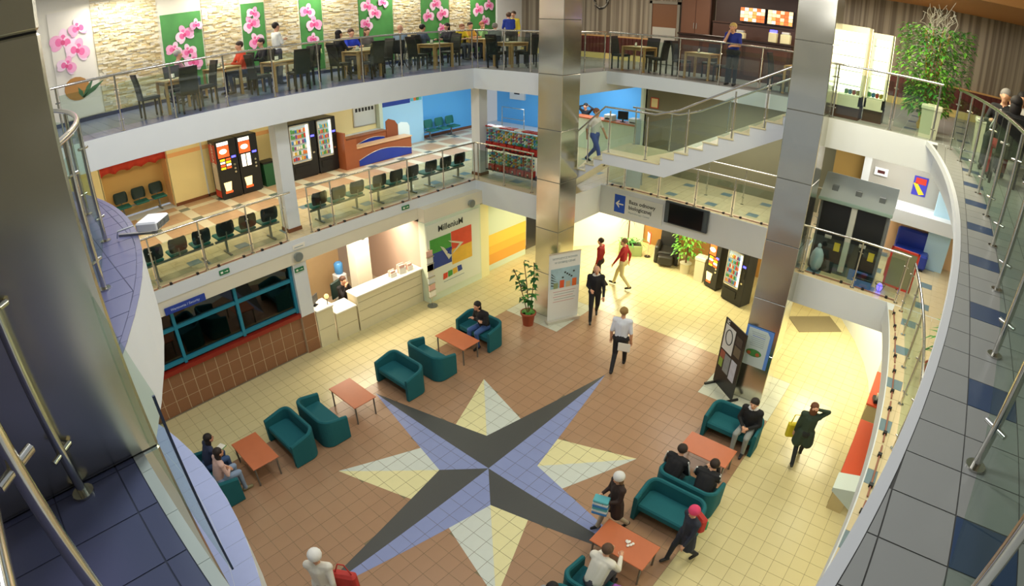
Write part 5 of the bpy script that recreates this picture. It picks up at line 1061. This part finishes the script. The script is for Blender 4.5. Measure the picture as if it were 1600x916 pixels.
orchid(-1.38, -.22, Z3+.15, 9.25, 'orchid picture with four pink blooms behind the man in pink', M_og, ((.25, .55, .22), (.55, .72, .26), (.6, .5, .22), (.68, .36, .26), (.85, .82, .22)), 1)
orchid(1.02, 1.75, Z3+.15, 9.3, 'orchid picture behind the standing man in white', M_og, ((.4, .72, .26), (.55, .5, .24), (.5, .86, .2)), 2)
orchid(2.94, 3.73, Z3+.15, 9.35, 'orchid picture with red hearted blooms left of the boy in blue', M_og, ((.35, .8, .25), (.6, .62, .26), (.5, .42, .2)), 3)
orchid(5.13, 6.53, Z3+.15, 9.4, 'widest orchid picture behind the wheelchair user in grey', M_og, ((.25, .8, .26), (.2, .55, .24), (.45, .7, .24), (.7, .85, .2)), 4)
orchid(7.81, 9.15, Z3+.15, 9.4, 'orchid picture with coral blooms behind the people in yellow', M_og, ((.25, .62, .25), (.5, .8, .26), (.75, .65, .28), (.7, .42, .2)), 5)
orchid(10.3, 11.72, Z3+.15, 9.4, 'orchid picture nearest the white end wall', M_og, ((.3, .7, .28), (.55, .5, .26), (.7, .78, .26)), 6)
op = orchid(-4.35, -3.28, Z3+.12, 9.75, 'cream orchid picture with a flower pot at the far left', M_ow, ((.3, .72, .34), (.62, .62, .3), (.7, .82, .24), (.3, .5, .24)), 7)
MB().disc((.5, -.034, .75), UX, UZ, .34, .3, 16, 0, .004, -UY).build('pot_print', mat('pot_ochre', 'b5803a', .5), op)
for a, l in ((.5, .7), (.9, .55), (1.9, .3)): quad_uv(-UY*.036+UX*.62+UZ*.5, UX*math.cos(a)+UZ*math.sin(a), -UX*math.sin(a)+UZ*math.cos(a), [(0, -.02), (l*.5, -.06), (l, 0), (l*.5, .06), (0, .02)], .003, -UY).build('leaf_print', mat('leaf_print_green', '3f6a40', .5), op)
# ================================================================ plants
def leaf(b, p, d, L, W, droop=.3, m=0, up=None):
    """one pointed leaf starting at p along d, folded at the midrib"""
    p = Vector(p); d = Vector(d).normalized(); s = d.cross(UZ)
    if s.length < .05: s = Vector((1, 0, 0))
    s.normalize(); n = s.cross(d); a = p; mid = p+d*L*.5+n*L*.05-UZ*droop*L*.12; tip = p+d*L-UZ*droop*L*.5
    b.add([a, mid+s*W/2+n*W*.12, tip, mid-s*W/2+n*W*.12, mid], [(0, 1, 4), (1, 2, 4), (0, 4, 3), (4, 2, 3)], m, True)
M_lf = [mat('leaf_%d' % i, c, .45) for i, c in enumerate(('2f6a2a', '3f8a34', '24521f', '6aa83a', '88c04a'))]
M_pot = mat('terracotta_pot', '96482c', .6, noise=.08); M_soil = mat('soil', '2a2018', .9); M_trunk = mat('trunk_brown', '6b4a2c', .8)
def foliage(R, name, fn, mats=None):
    b = MB(); fn(b); o = b.build(name, mats or M_lf, R); o['kind'] = 'stuff'; return o
# pot plant by the left pillar
pp = thing('pot_plant', 'tall leafy plant in a terracotta pot beside the left steel pillar', 'plant', (5.02, 3.1, 0)); r_ = random.Random(11)
MB().lathe([(.15, 0), (.19, .3), (.23, .36), (.23, .42), (.2, .42), (.19, .36)], n=20).build('pot', M_pot, pp); MB().cyl((0, 0, .34), (0, 0, .37), .18).build('soil', M_soil, pp)
stems = [[(0, 0, .36), (.02, .03, .8), (-.04, .05, 1.4), (-.1, .1, 2.0)], [(.03, 0, .36), (.1, -.04, .8), (.16, -.06, 1.5), (.2, -.02, 1.9)], [(-.03, 0, .36), (-.14, .06, .9), (-.3, .12, 1.5), (-.42, .2, 1.85)]]
for s_ in stems: MB().tube(s_, .014, 6).build('stem', M_trunk, pp)
def f1(b):
    for s_ in stems:
        for k in range(26):
            t = r_.uniform(.2, 1)*(len(s_)-1); i = min(int(t), len(s_)-2); p = Vector(s_[i]).lerp(Vector(s_[i+1]), t-i); a = r_.uniform(0, 6.28); leaf(b, p, (math.cos(a), math.sin(a), r_.uniform(-.2, .5)), r_.uniform(.16, .28), r_.uniform(.1, .16), .8, r_.choice((0, 0, 1, 2)))
    for k in range(16): a = r_.uniform(0, 6.28); leaf(b, (0, 0, .4), (math.cos(a), math.sin(a), .4), .25, .14, .8, r_.choice((1, 3)))
foliage(pp, 'leaves', f1)
# far planter with palm
pl2 = thing('planter', 'square planter of trailing grass plants near the bright wall', 'planter', (11.45, 3.45, 0), math.radians(-54)); MB().rbox(-.42, -.2, 0, .42, .2, .42, .02).build('trough', mat('trough_green', '8a9a62', .6), pl2); MB().box(-.38, -.17, .4, .38, .17, .43).build('soil', M_soil, pl2)
def f2(b):
    for k in range(60):
        a = r_.uniform(0, 6.28); x = r_.uniform(-.35, .35); leaf(b, (x, r_.uniform(-.12, .12), .42), (math.cos(a)*.6, math.sin(a)*.6, r_.uniform(.3, 1.2)), r_.uniform(.3, .8), .05, 1.2, r_.choice((0, 1, 3)))
foliage(pl2, 'leaves', f2)
pm = thing('palm', 'thin drooping palm behind the square planter', 'plant', (11.75, 3.75, 0)); MB().lathe([(.14, 0), (.18, .3)], n=14).build('pot', M_pot, pm); MB().cyl((0, 0, .25), (0, 0, 1.2), .025).build('stem', M_trunk, pm)
def f3(b):
    for k in range(70): a = r_.uniform(0, 6.28); leaf(b, (r_.uniform(-.1, .1), r_.uniform(-.1, .1), r_.uniform(1.2, 2.2)), (math.cos(a), math.sin(a), r_.uniform(-.2, .5)), r_.uniform(.25, .4), .025, 2.2, r_.choice((0, 1, 2)))
foliage(pm, 'leaves', f3)
# bright green tree in a pale pot
tr = thing('pot_tree', 'bright green leafy tree in a pale pot by the coffee machine', 'plant', (11.4, 1.15, 0)); MB().lathe([(.16, 0), (.2, .35), (.22, .38)], n=16).build('pot', mat('pale_pot', 'c9c2a8', .6), tr); MB().cyl((0, 0, .33), (0, 0, .36), .18).build('soil', M_soil, tr)
MB().tube([(0, 0, .3), (.03, .02, .9), (0, .03, 1.6)], .03, 7).build('trunk', M_trunk, tr)
def f4(b):
    for k in range(330): a = r_.uniform(0, 6.28); rad = .5*math.sqrt(r_.random()); z = r_.uniform(.7, 2.2); leaf(b, (rad*math.cos(a), rad*math.sin(a), z), (math.cos(a), math.sin(a), r_.uniform(-.3, .5)), r_.uniform(.12, .2), .09, .8, r_.choice((1, 3, 3, 4)))
foliage(tr, 'leaves', f4)
# bamboo with white twigs in the restaurant
bm = thing('bamboo', 'tall bright bamboo in a golden pot on the restaurant level', 'plant', (8.1, -5.6, Z3)); MB().lathe([(.13, 0), (.17, .1), (.12, .2), (.17, .35), (.16, .42)], n=16).build('pot', mat('gold_pot', 'c9a85a', .4), bm); MB().cyl((0, 0, .38), (0, 0, .41), .14).build('soil', M_soil, bm)
for k in range(9): a = k*.7; MB().tube([(.05*math.cos(a), .05*math.sin(a), .4), (.15*math.cos(a), .15*math.sin(a), 1.3), (.3*math.cos(a), .3*math.sin(a), 2.2)], .012, 5).build('cane', mat('cane_yellow', 'b08a3a', .5), bm)
def f5(b):
    for k in range(2300):
        a = r_.uniform(0, 6.28); z = r_.uniform(.35, 2.25); rad = (.82 if z > 1.1 else .5)*math.sqrt(r_.random()); leaf(b, (rad*math.cos(a), rad*math.sin(a), z), (math.cos(a+r_.uniform(-1, 1)), math.sin(a+r_.uniform(-1, 1)), r_.uniform(-.3, .7)), r_.uniform(.12, .22), .075, .7, r_.choice((1, 3, 3, 4)))
foliage(bm, 'leaves', f5)
def f6(b):
    for k in range(34):
        a = r_.uniform(0, 6.28); p = Vector((.2*math.cos(a), .2*math.sin(a), 2.05)); pts = [p]
        for j in range(5): p = p+Vector((r_.uniform(-.13, .13), r_.uniform(-.13, .13), r_.uniform(.02, .2))); pts.append(p)
        b.tube(pts, .006, 4)
foliage(bm, 'white_twigs', f6, [mat('white_twig', 'e0d8c4', .6)])
# plant on the right first gallery with curled canes
lb = thing('lucky_bamboo', 'leafy plant with a curled yellow cane on the right first gallery', 'plant', (3.55, -7.0, Z2)); MB().lathe([(.14, 0), (.18, .3), (.2, .34)], n=16).build('pot', M_pot, lb); MB().cyl((0, 0, .28), (0, 0, .31), .16).build('soil', M_soil, lb)
MB().tube([(0, 0, .3), (.02, 0, 1.0)]+[(.0+.28*math.cos(a*.35-1.2)-.1, .25*math.sin(a*.35-1.2)*.3, 1.35+.3*math.sin(a*.35-1.2)) for a in range(16)], .015, 6).build('curled_cane', mat('cane_gold', 'c9b04a', .5), lb)
def f7(b):
    for k in range(120): a = r_.uniform(0, 6.28); leaf(b, (r_.uniform(-.12, .12), r_.uniform(-.12, .12), r_.uniform(.3, 1.15)), (math.cos(a), math.sin(a), r_.uniform(0, 1)), r_.uniform(.2, .4), .05, .9, r_.choice((0, 1, 1, 3)))
foliage(lb, 'leaves', f7)
# ================================================================ people
def capsule(b, p, q, r0, r1, n=8):
    p, q = Vector(p), Vector(q); d = q-p
    if d.length < 1e-4: d = Vector((0, 0, 1e-3)); q = p+d
    d = d.normalized(); a = d.orthogonal().normalized(); c = d.cross(a); rings = []
    for ctr, r, angs in ((p, r0, (-80, -50, -20, 0)), (q, r1, (0, 20, 50, 80))):
        for t in angs:
            t = math.radians(t); rings.append([tuple(ctr+d*r*math.sin(t)+r*math.cos(t)*(math.cos(2*math.pi*k/n)*a+math.sin(2*math.pi*k/n)*c)) for k in range(n)])
    b.loft(rings, 0, True, True)
def person(label, loc, face, pose='stand', top='222226', bot='2a2c34', hair='2a1c14', shoes='18181a', h=1., skin='d8a483', arms='down', style='short', lean=0., seat=.45, hat=None, coat=False, short=False, detail=True, collar=None, tilt=0., stripe=None, bulk=1.):
    V = Vector; sit = pose == 'sit'
    pel = V((0, 0, (seat+.1)/h if sit else .95)); che = pel+V((0, lean*.36, .36-abs(lean)*.1)); nec = che+V((tilt*.05, lean*.14, .17-abs(lean)*.05)); hd = nec+V((tilt*.08, .035+lean*.08, .145-abs(lean)*.04))
    sh = {s: che+V((s*.175, lean*.06, .095)) for s in (-1, 1)}; hip = {s: pel+V((s*.09, 0, -.03)) for s in (-1, 1)}
    if sit: kn = {s: V((s*.13, .44, pel.z-.02)) for s in (-1, 1)}; an = {s: V((s*.12, .42+.04*s, .085)) for s in (-1, 1)}
    elif pose == 'walk': kn = {1: V((.1, .2, .52)), -1: V((-.1, -.02, .5))}; an = {1: V((.1, .3, .1)), -1: V((-.1, -.32, .16))}
    else: kn = {s: V((s*.1, .02, .5)) for s in (-1, 1)}; an = {s: V((s*.1, -.01, .085)) for s in (-1, 1)}
    toe = {s: an[s]+V((s*.012, .155, -.045)) for s in (-1, 1)}
    if pose == 'walk': toe[-1] = an[-1]+V((0, .13, -.1)); toe[1] = an[1]+V((0, .15, -.02))
    el, wr = {}, {}
    for s in (-1, 1):
        st_ = arms
        if arms in ('chin', 'hold', 'wave', 'rail'): st_ = {'chin': ('table', 'chin'), 'hold': ('swing', 'front'), 'rail': ('railed', 'chin'), 'wave': ('down', 'headback')}[arms][0 if s < 0 else 1]
        if st_ == 'lap': el[s] = sh[s]+V((s*.07, .04, -.27)); wr[s] = V((s*.07, pel.y+.27, pel.z+.12))
        elif st_ == 'table': el[s] = sh[s]+V((s*.07, .14, -.24)); wr[s] = el[s]+V((-s*.1, .23, .03))
        elif st_ == 'chin': el[s] = sh[s]+V((s*.01, .17, -.24)); wr[s] = hd+V((s*.06, .13, -.17))
        elif st_ == 'headback': el[s] = sh[s]+V((s*.19, .04, .16)); wr[s] = hd+V((s*.09, -.1, .02))
        elif st_ == 'front': el[s] = sh[s]+V((s*.05, .05, -.27)); wr[s] = el[s]+V((-s*.08, .22, -.02))
        elif st_ == 'railed': el[s] = sh[s]+V((s*.08, .1, -.26)); wr[s] = el[s]+V((-s*.12, .22, -.02))
        elif st_ == 'cross': el[s] = sh[s]+V((s*.06, .06, -.25)); wr[s] = che+V((-s*.08, .2, -.06))
        elif st_ == 'swing': el[s] = sh[s]+V((s*.06, -.12*s-.02, -.26)); wr[s] = el[s]+V((0, -.06*s+.08, -.24))
        else: el[s] = sh[s]+V((s*.06, -.03, -.28)); wr[s] = el[s]+V((s*.01, .07, -.25))
    C = [(pel, che, .118, .128, 1), (hip[-1], hip[1], .1, .1, 2), (sh[-1], sh[1], .074, .074, 1), (pel+V((0, 0, .02)), pel+V((0, -.03, -.02)), .12, .12, 2), (che+V((0, 0, .08)), hd-V((0, .01, .07)), .058, .052, 0),
         (hd+V((0, -.018, .03)), hd+V((0, .012, -.005)), .096, .086, 0), (hd+V((0, .02, -.03)), hd+V((0, .045, -.075)), .07, .046, 0), (hd+V((0, .09, .005)), hd+V((0, .108, -.025)), .012, .017, 0)]
    for s in (-1, 1):
        C += [(pel+V((s*.06, 0, .05)), che+V((s*.085, 0, .03)), .1, .098, 1), (sh[s], el[s], .06, .048, 1), (el[s], wr[s], .046, .034, 0 if short else 1), (hip[s], kn[s], .088, .062, 2), (kn[s], an[s], .06, .044, 2), (an[s]+V((0, -.04, -.03)), toe[s], .046, .038, 3), (hd+V((s*.094, -.005, .015)), hd+V((s*.097, -.01, -.02)), .016, .013, 0)]
        if coat and not sit: C.append((hip[s], hip[s]+V((s*.03, 0, -.3)), .12, .13, 1))
    if collar: C.append((nec+V((-.05, -.01, -.01)), nec+V((.05, .01, -.01)), .05, .05, 4))
    C = [(p, q, r0*bulk, r1*bulk, m) if m == 1 else (p, q, r0*1.13, r1*1.16, m) if m == 2 else (p, q, r0, r1, m) for p, q, r0, r1, m in C]
    b = MB()
    for p, q, r0, r1, m in C: capsule(b, p, q, r0, r1)
    ob = b.build('tmp_body', M_white); md = ob.modifiers.new('r', 'REMESH'); md.mode = 'VOXEL'; md.voxel_size = .017 if detail else .024; sm = ob.modifiers.new('s', 'SMOOTH'); sm.factor = .5; sm.iterations = 2
    me = bpy.data.meshes.new_from_object(ob.evaluated_get(bpy.context.evaluated_depsgraph_get())); om = ob.data; bpy.data.objects.remove(ob); bpy.data.meshes.remove(om)
    n = len(me.vertices); co = np.empty(n*3); me.vertices.foreach_get('co', co); co = co.reshape(-1, 3)
    npol = len(me.polygons); cen = np.empty(npol*3); me.polygons.foreach_get('center', cen); cen = cen.reshape(-1, 3); best = np.full(npol, 9.); mi = np.zeros(npol, int)
    for p, q, r0, r1, m in C:
        p_, q_ = np.array(p), np.array(q); d = q_-p_; t = np.clip(((cen-p_)@d)/max(d@d, 1e-9), 0, 1); dist = np.linalg.norm(cen-(p_+t[:, None]*d), axis=1)-(r0+(r1-r0)*t)-(.02 if m == 4 else 0)
        k = dist < best; best[k] = dist[k]; mi[k] = m
    R = thing('person', label, 'person', loc, math.radians(face-90)); R.scale = (h, h, h)
    cols = [mat('skin_'+skin, skin, .55), mat('cloth_'+top, top, .8), mat('cloth_'+bot, bot, .8), mat('shoe_'+shoes, shoes, .5), mat('cloth_'+(collar or top), collar or top, .8)]
    fin = MB(); fin.v = [tuple(v) for v in co]; fin.f = [tuple(p.vertices) for p in me.polygons]; fin.m = mi.tolist(); fin.sm = [True]*npol; bpy.data.meshes.remove(me)
    for s in (-1, 1):      # hands: palm, four unequal fingers and a thumb, slightly curled
        d = (wr[s]-el[s]).normalized(); a = d.cross(V((0, 0, 1)))
        if a.length < .1: a = V((1, 0, 0))
        a.normalize(); c = a.cross(d); pc_ = wr[s]+d*.055; k0 = len(fin.f); capsule(fin, wr[s], wr[s]+d*.075, .03, .036, 6)
        if detail:
            for j, (off, ln) in enumerate(((-.027, .062), (-.009, .075), (.009, .07), (.027, .052))):
                f0 = wr[s]+d*.09+a*off; f1 = f0+d*ln*.55-c*.008; f2 = f1+d*ln*.35-c*.03; capsule(fin, f0, f1, .0095, .0088, 5); capsule(fin, f1, f2, .0088, .0075, 5)
            th0 = wr[s]+d*.03+a*s*-.03; th1 = th0+d*.04-a*s*.028; capsule(fin, th0, th1, .012, .01, 5); capsule(fin, th1, th1+d*.035-c*.012, .01, .008, 5)
        for j in range(k0, len(fin.m)): fin.m[j] = 0
    fin.build('body', cols, R)
    if hat: MB().ell(hd+V((0, -.012, .05)), (.125, .132, .115), 14, 6, zmin=-.4).build('hat', mat('hat_'+hat, hat, .9), R)
    if style != 'bald':
        hm = mat('hair_'+hair, hair, .7, noise=.15, scale=40); hb_ = MB(); hb_.ell(hd+V((0, -.026, .038)), (.103, .108, .098), 14, 7)
        if style == 'long': hb_.ell(hd+V((0, -.055, -.07)), (.1, .07, .16), 12, 6)
        if style == 'bun': hb_.ell(hd+V((0, -.12, .05)), .045, 8, 5)
        if not hat or style == 'long': hb_.build('hair', hm, R)
    if detail:
        for s in (-1, 1): MB().ell(hd+V((s*.034, .088, .012)), (.013, .009, .009), 7, 4).build('eye', mat('eye_dark', '1c1612', .3), R)
        MB().ell(hd+V((0, .094, -.058)), (.024, .008, .006), 8, 4).build('mouth', mat('lip', 'a85a50', .5), R)
    if stripe:
        for s in (-1, 1): MB().tube([sh[s]+V((s*.06, -.03, .075)), (sh[s]+el[s])/2+V((s*.066, -.03, .03)), el[s]+V((s*.058, -.02, .01)), (el[s]+wr[s])/2+V((s*.052, -.0, .025))], .016, 5).build('sleeve_stripe', mat('stripe_white', 'e8e8e4', .7), R)
    return R
# ---- ground floor
person('girl with dark hair in a navy top and jeans, farther one on the left sofa', (-4.40, 3.80, 0), 0, 'sit', '2c3550', '3a5580', '1c1412', h=.93, arms='lap', style='long', lean=.35, skin='d09a7c')
person('girl in a pale pink hoodie and light jeans, nearer one on the left sofa', (-4.40, 3.24, 0), 0, 'sit', 'd8b4a8', '8aa0bc', '241814', shoes='8a8460', h=.93, arms='lap', style='long', lean=.3)
person('woman in a black coat and blue jeans slumped in the far left-row sofa', (3.50, 3.40, 0), 180, 'sit', '17171a', '41619a', '120e0c', arms='cross', style='long', lean=.25, tilt=.6, bulk=1.17)
person('man in a black jacket with white collar and grey trousers', (4.10, -3.93, 0), 178, 'sit', '16181a', '8e9492', '241a14', shoes='2a2a2c', arms='lap', collar='e4e4e4', lean=.1, bulk=1.17)
person('person in a black track jacket with white sleeve stripes looking at the table', (1.66, -3.22, 0), -4, 'sit', '15161a', '46545c', '2c2018', arms='lap', lean=.5, seat=.36, stripe=True, bulk=1.17)
person('person in a black track jacket leaning on the sofa arm', (1.66, -3.9, 0), 4, 'sit', '17181c', '22262c', '2a1e16', arms='chin', lean=.55, seat=.34, stripe=True, tilt=.4, bulk=1.17)
person('person in a white hooded jacket bent over the table with the tissue', (-1.22, -3.42, 0), 0, 'sit', 'e6e2d4', '4a4a54', '5a4230', h=.95, arms='table', lean=.5, bulk=1.17)
person('person with black hair and grey top at the bottom edge', (-2.02, -3.22, 0), 180, 'sit', '8a9094', '30343c', '101012', h=.95, arms='lap', lean=.1)
person('bald man in a dark suit walking towards the viewer', (6.50, 1.82, 0), 215, 'walk', '17171b', '1b1b20', '8a7a68', arms='hold', style='bald', collar='d8d4cc', bulk=1.17)
person('blond nurse in a white tunic and black trousers walking away', (4.75, -.12, 0), 20, 'walk', 'dfe4ee', '1d1d22', '9a7a44', h=1.05, arms='down', short=True)
person('woman in a dark green coat walking with a yellow bag', (4.28, -5.14, 0), 15, 'walk', '2f3f30', '1c2020', '6a4026', h=.92, coat=True, arms='wave', style='long', bulk=1.15)
person('walker in a red jacket and beige trousers, farther right of the two in red', (8.85, 2.28, 0), 100, 'walk', 'a31c24', 'cfc08a', '7a5a3a', arms='swing')
person('walker in a red jacket half hidden behind the man in the suit', (8.55, 2.98, 0), 100, 'walk', '9a1a22', '3a2a28', '3a261a', h=.95, arms='down')
person('girl in a white woolly cap and dark brown jacket', (.30, -2.82, 0), 150, 'walk', '33241f', 'b8a890', '8a6a4a', h=.84, hat='dedfdc', arms='front', coat=True, style='long', bulk=1.17)
person('child in a pink hat and dark blue coat hurrying past', (.43, -4.22, 0), 150, 'walk', '262c3a', '20242c', '3a2a20', shoes='16161a', h=.82, hat='d8446c', arms='swing', coat=True, bulk=1.17)
person('person in a white hat and cream coat at the bottom left', (-4.25, -.48, 0), 40, 'walk', 'e9e6da', 'cfc8b8', 'e4e0d4', h=.93, hat='f0efea', arms='swing', coat=True, bulk=1.17)
person('receptionist in black with a hand on the face', (1.72, 7.55, 0), -80, 'sit', '1a1718', '24242a', '4a2e20', arms='chin', lean=.15, seat=.5)
# ---- first gallery
person('clerk in a dark shirt with both hands behind the head', (13.3, 6.98, Z2), 180, 'sit', '1f2630', '22262c', '1a1412', arms='headback', seat=.78, detail=False)
person('person in white and blue climbing the stairs', (7.25, 2.62, 4.40), -90, 'walk', 'e6e4da', '4a62b8', '8a5a3a', h=.92, arms='swing', short=True, skin='d8a07a', detail=False)
# ---- restaurant level
FD = dict(detail=False)
person('grey haired man in a pink shirt in a wheelchair', (-1.35, 9.37, Z3), -5, 'sit', 'b88a94', '3a4a68', 'a8a49c', arms='table', seat=.48, **FD)
person('man in a red shirt at the second table', (.28, 9.0, Z3), 180, 'sit', 'd84a2c', '2e3a58', '3a2a1e', arms='table', seat=.46, **FD)
person('man in a black top in front of the second orchid picture', (1.02, 9.22, Z3), 180, 'sit', '1c1c20', '2a2c34', '2a1e18', arms='table', seat=.46, **FD)
person('standing man in a white shirt with folded arms', (1.42, 9.12, Z3), 0, 'stand', 'dfe2da', '4a4a50', '241a14', arms='cross', **FD)
person('dark haired person in black left of the boy in blue', (3.2, 8.72, Z3), 0, 'sit', '17171a', '22242a', '1a1210', arms='table', style='long', seat=.46, **FD)
person('boy in a bright blue t-shirt facing the hall', (4.02, 9.3, Z3), -90, 'sit', '1c3cc0', '2a2c34', '4a2e1e', arms='table', short=True, seat=.46, **FD)
person('person in grey sitting right of the boy in blue', (4.62, 9.32, Z3), -90, 'sit', '6a6660', '2a2c34', '5a4030', arms='lap', style='long', seat=.46, **FD)
person('bald man in a grey blue shirt in a wheelchair', (5.62, 8.92, Z3), 30, 'sit', '7f95a6', '3a4454', 'a89a88', arms='table', style='bald', seat=.48, **FD)
person('dark haired man in grey beside the coral orchid picture', (6.42, 8.78, Z3), 0, 'sit', '4a5666', '2a2c34', '1c1410', arms='table', seat=.46, **FD)
person('dark haired woman in black beside the coral orchid picture', (7.6, 8.85, Z3), 180, 'sit', '24222a', '2a2c34', '241a14', arms='table', style='long', seat=.46, **FD)
person('man in a yellow shirt leaning over the far table', (8.62, 9.38, Z3), -90, 'sit', 'e8d22c', '4a4c54', '8a5a3a', arms='table', lean=.3, short=True, seat=.46, **FD)
person('person in an orange yellow shirt in the middle of the far table', (9.2, 9.38, Z3), -90, 'sit', 'e2b048', '4a4c54', '3a261a', arms='table', short=True, seat=.46, **FD)
person('person in a green shirt at the end of the far table', (9.8, 9.38, Z3), -90, 'sit', '8fc07a', '4a4c54', '9a5a40', arms='chin', seat=.46, **FD)
person('standing person in a blue shirt with white print', (10.4, 8.5, Z3), 60, 'stand', '1f3a9a', '3a3c34', '5a4030', arms='front', lean=.25, **FD)
person('standing person in yellow behind the one in blue', (11.0, 8.85, Z3), 200, 'stand', 'e4d040', '4a4c44', '4a3626', arms='down', **FD)
person('person in a grey green jacket in the wheelchair with an orange disc', (8.72, 7.72, Z3), 40, 'sit', '6a756a', '4a5248', '8a8478', arms='lap', lean=.3, seat=.48, **FD)
person('blond woman in a blue t-shirt leaning on the restaurant rail', (9.22, -.42, Z3), 180, 'stand', '1f2f86', '26262c', 'c9a85a', arms='rail', lean=.25, short=True, skin='dca27c')
person('grey haired man in black behind the curved railing', (5.05, -6.98, Z3), 170, 'sit', '17181c', '24262c', '8a8580', arms='table', seat=.46, **FD)
person('dark haired person in a white shirt behind the curved railing', (5.75, -7.35, Z3), 180, 'sit', 'dcdad4', '24262c', '1c1612', arms='table', seat=.46, **FD)
person('dark haired person in a black track jacket at the right edge', (3.62, -7.05, Z3), 10, 'sit', '17171c', '8a1a1e', '1c1412', arms='table', seat=.46, lean=.2, stripe=True, style='long', **FD)
person('person in an orange top at the right edge', (4.45, -8.15, Z3), 90, 'sit', 'd8552c', '24262c', '3a2a1e', arms='table', seat=.46, **FD)
for x, y, f, lab in ((1.02, 9.22, -90, 'dark chair of the man in the black top'), (4.02, 9.3, 0, 'dark chair of the boy in blue'), (4.62, 9.32, 0, 'dark chair of the person right of the boy in blue'), (3.2, 8.72, 90, 'dark chair of the person in black beside the boy'), (9.8, 9.38, 0, 'dark chair of the person in green'),
                     (5.05, -6.98, -90, 'dark chair of the grey haired man in black'), (5.75, -7.35, -90, 'dark chair of the person in a white shirt'), (3.62, -7.05, 90, 'dark chair of the person at the right edge'), (4.45, -8.15, 180, 'dark chair of the person in orange')): chair(x, y, f, lab)
st2 = thing('bar_stool', 'stool under the clerk at the information counter', 'stool', (13.3, 6.98, Z2)); MB().cyl((0, 0, .7), (0, 0, .78), .18, n=16).build('seat', M_black, st2); MB().cyl((0, 0, .03), (0, 0, .7), .025).build('post', M_chrome, st2); MB().cyl((0, 0, 0), (0, 0, .03), .2, n=16).build('foot', M_chrome, st2)
# ---- carried things
def bag(name, label, cat, loc, rz, parts):
    R = thing(name, label, cat, loc, rz); [b_.build(n_, m_, R) for n_, b_, m_ in parts]; return R
bag('shoulder_bag', 'yellow bag carried by the woman in the green coat', 'bag', (4.5, -4.86, .42), .5, (('pouch', MB().rbox(-.06, -.17, 0, .06, .17, .38, .04), mat('bag_yellow', 'e2cf2a', .6)), ('strap', MB().tube([(0, -.12, .36), (0, -.08, .6), (0, .08, .6), (0, .12, .36)], .012, 6), mat('bag_yellow', 'e2cf2a'))))
bag('striped_bag', 'blue and white striped bag held by the white capped girl', 'bag', (.02, -2.68, .62), .3, tuple([('band', MB().rbox(-.09, -.14, k*.06, .09, .14, k*.06+.058, .02), mat(('stripe_a', 'stripe_b', 'stripe_c')[k % 3], ('3a8ad0', 'e2eef0', '5ab0b8')[k % 3], .6)) for k in range(6)]))
bag('backpack', 'red and green backpack on the child in the pink hat', 'backpack', (.58, -4.31, .80), math.radians(240), (('pack', MB().rbox(-.13, -.07, 0, .13, .08, .34, .05), mat('pack_red', 'b3302a', .7)), ('side_pocket', MB().rbox(-.12, .06, .03, .12, .12, .24, .03), mat('pack_green', '2f9a6a', .7))))
bag('red_bag', 'red bag carried by the person in the white hat', 'bag', (-4.0, -.75, .75), .6, (('pouch', MB().rbox(-.08, -.2, 0, .08, .2, .4, .06), mat('bag_red', 'c03a34', .7)), ('strap', MB().tube([(0, -.14, .38), (0, -.05, .62), (0, .05, .62), (0, .14, .38)], .012, 6), mat('bag_red', 'c03a34'))))
bag('paper_sheets', 'white paper sheets held by the nurse', 'papers', (4.52, -.36, .8), .35, (('sheet', MB().box(-.01, -.15, 0, .0, .15, .22), M_ctop), ('second_sheet', MB().box(.004, -.14, -.02, .012, .16, .2), M_signw)))
bag('handbag', 'purple flowered bag beside the white hooded person', 'bag', (-1.22, -3.86, .44), .2, (('pouch', MB().rbox(-.14, -.14, 0, .14, .13, .22, .05), mat('bag_purple', '5a2450', .7, noise=.5, scale=25)), ('flap', MB().rbox(-.12, -.12, .2, .12, .1, .25, .02), mat('bag_lilac', '8a4a9a', .7, noise=.5, scale=25))))
bag('folder', 'green folder lying on the farther girl\'s lap', 'folder', (-4.02, 3.86, .71), .4, (('cover', MB().box(-.12, -.09, 0, .12, .09, .012), mat('folder_green', '3f9a4a', .5)), ('pages', MB().box(-.11, -.08, .012, .11, .08, .02), M_ctop)))
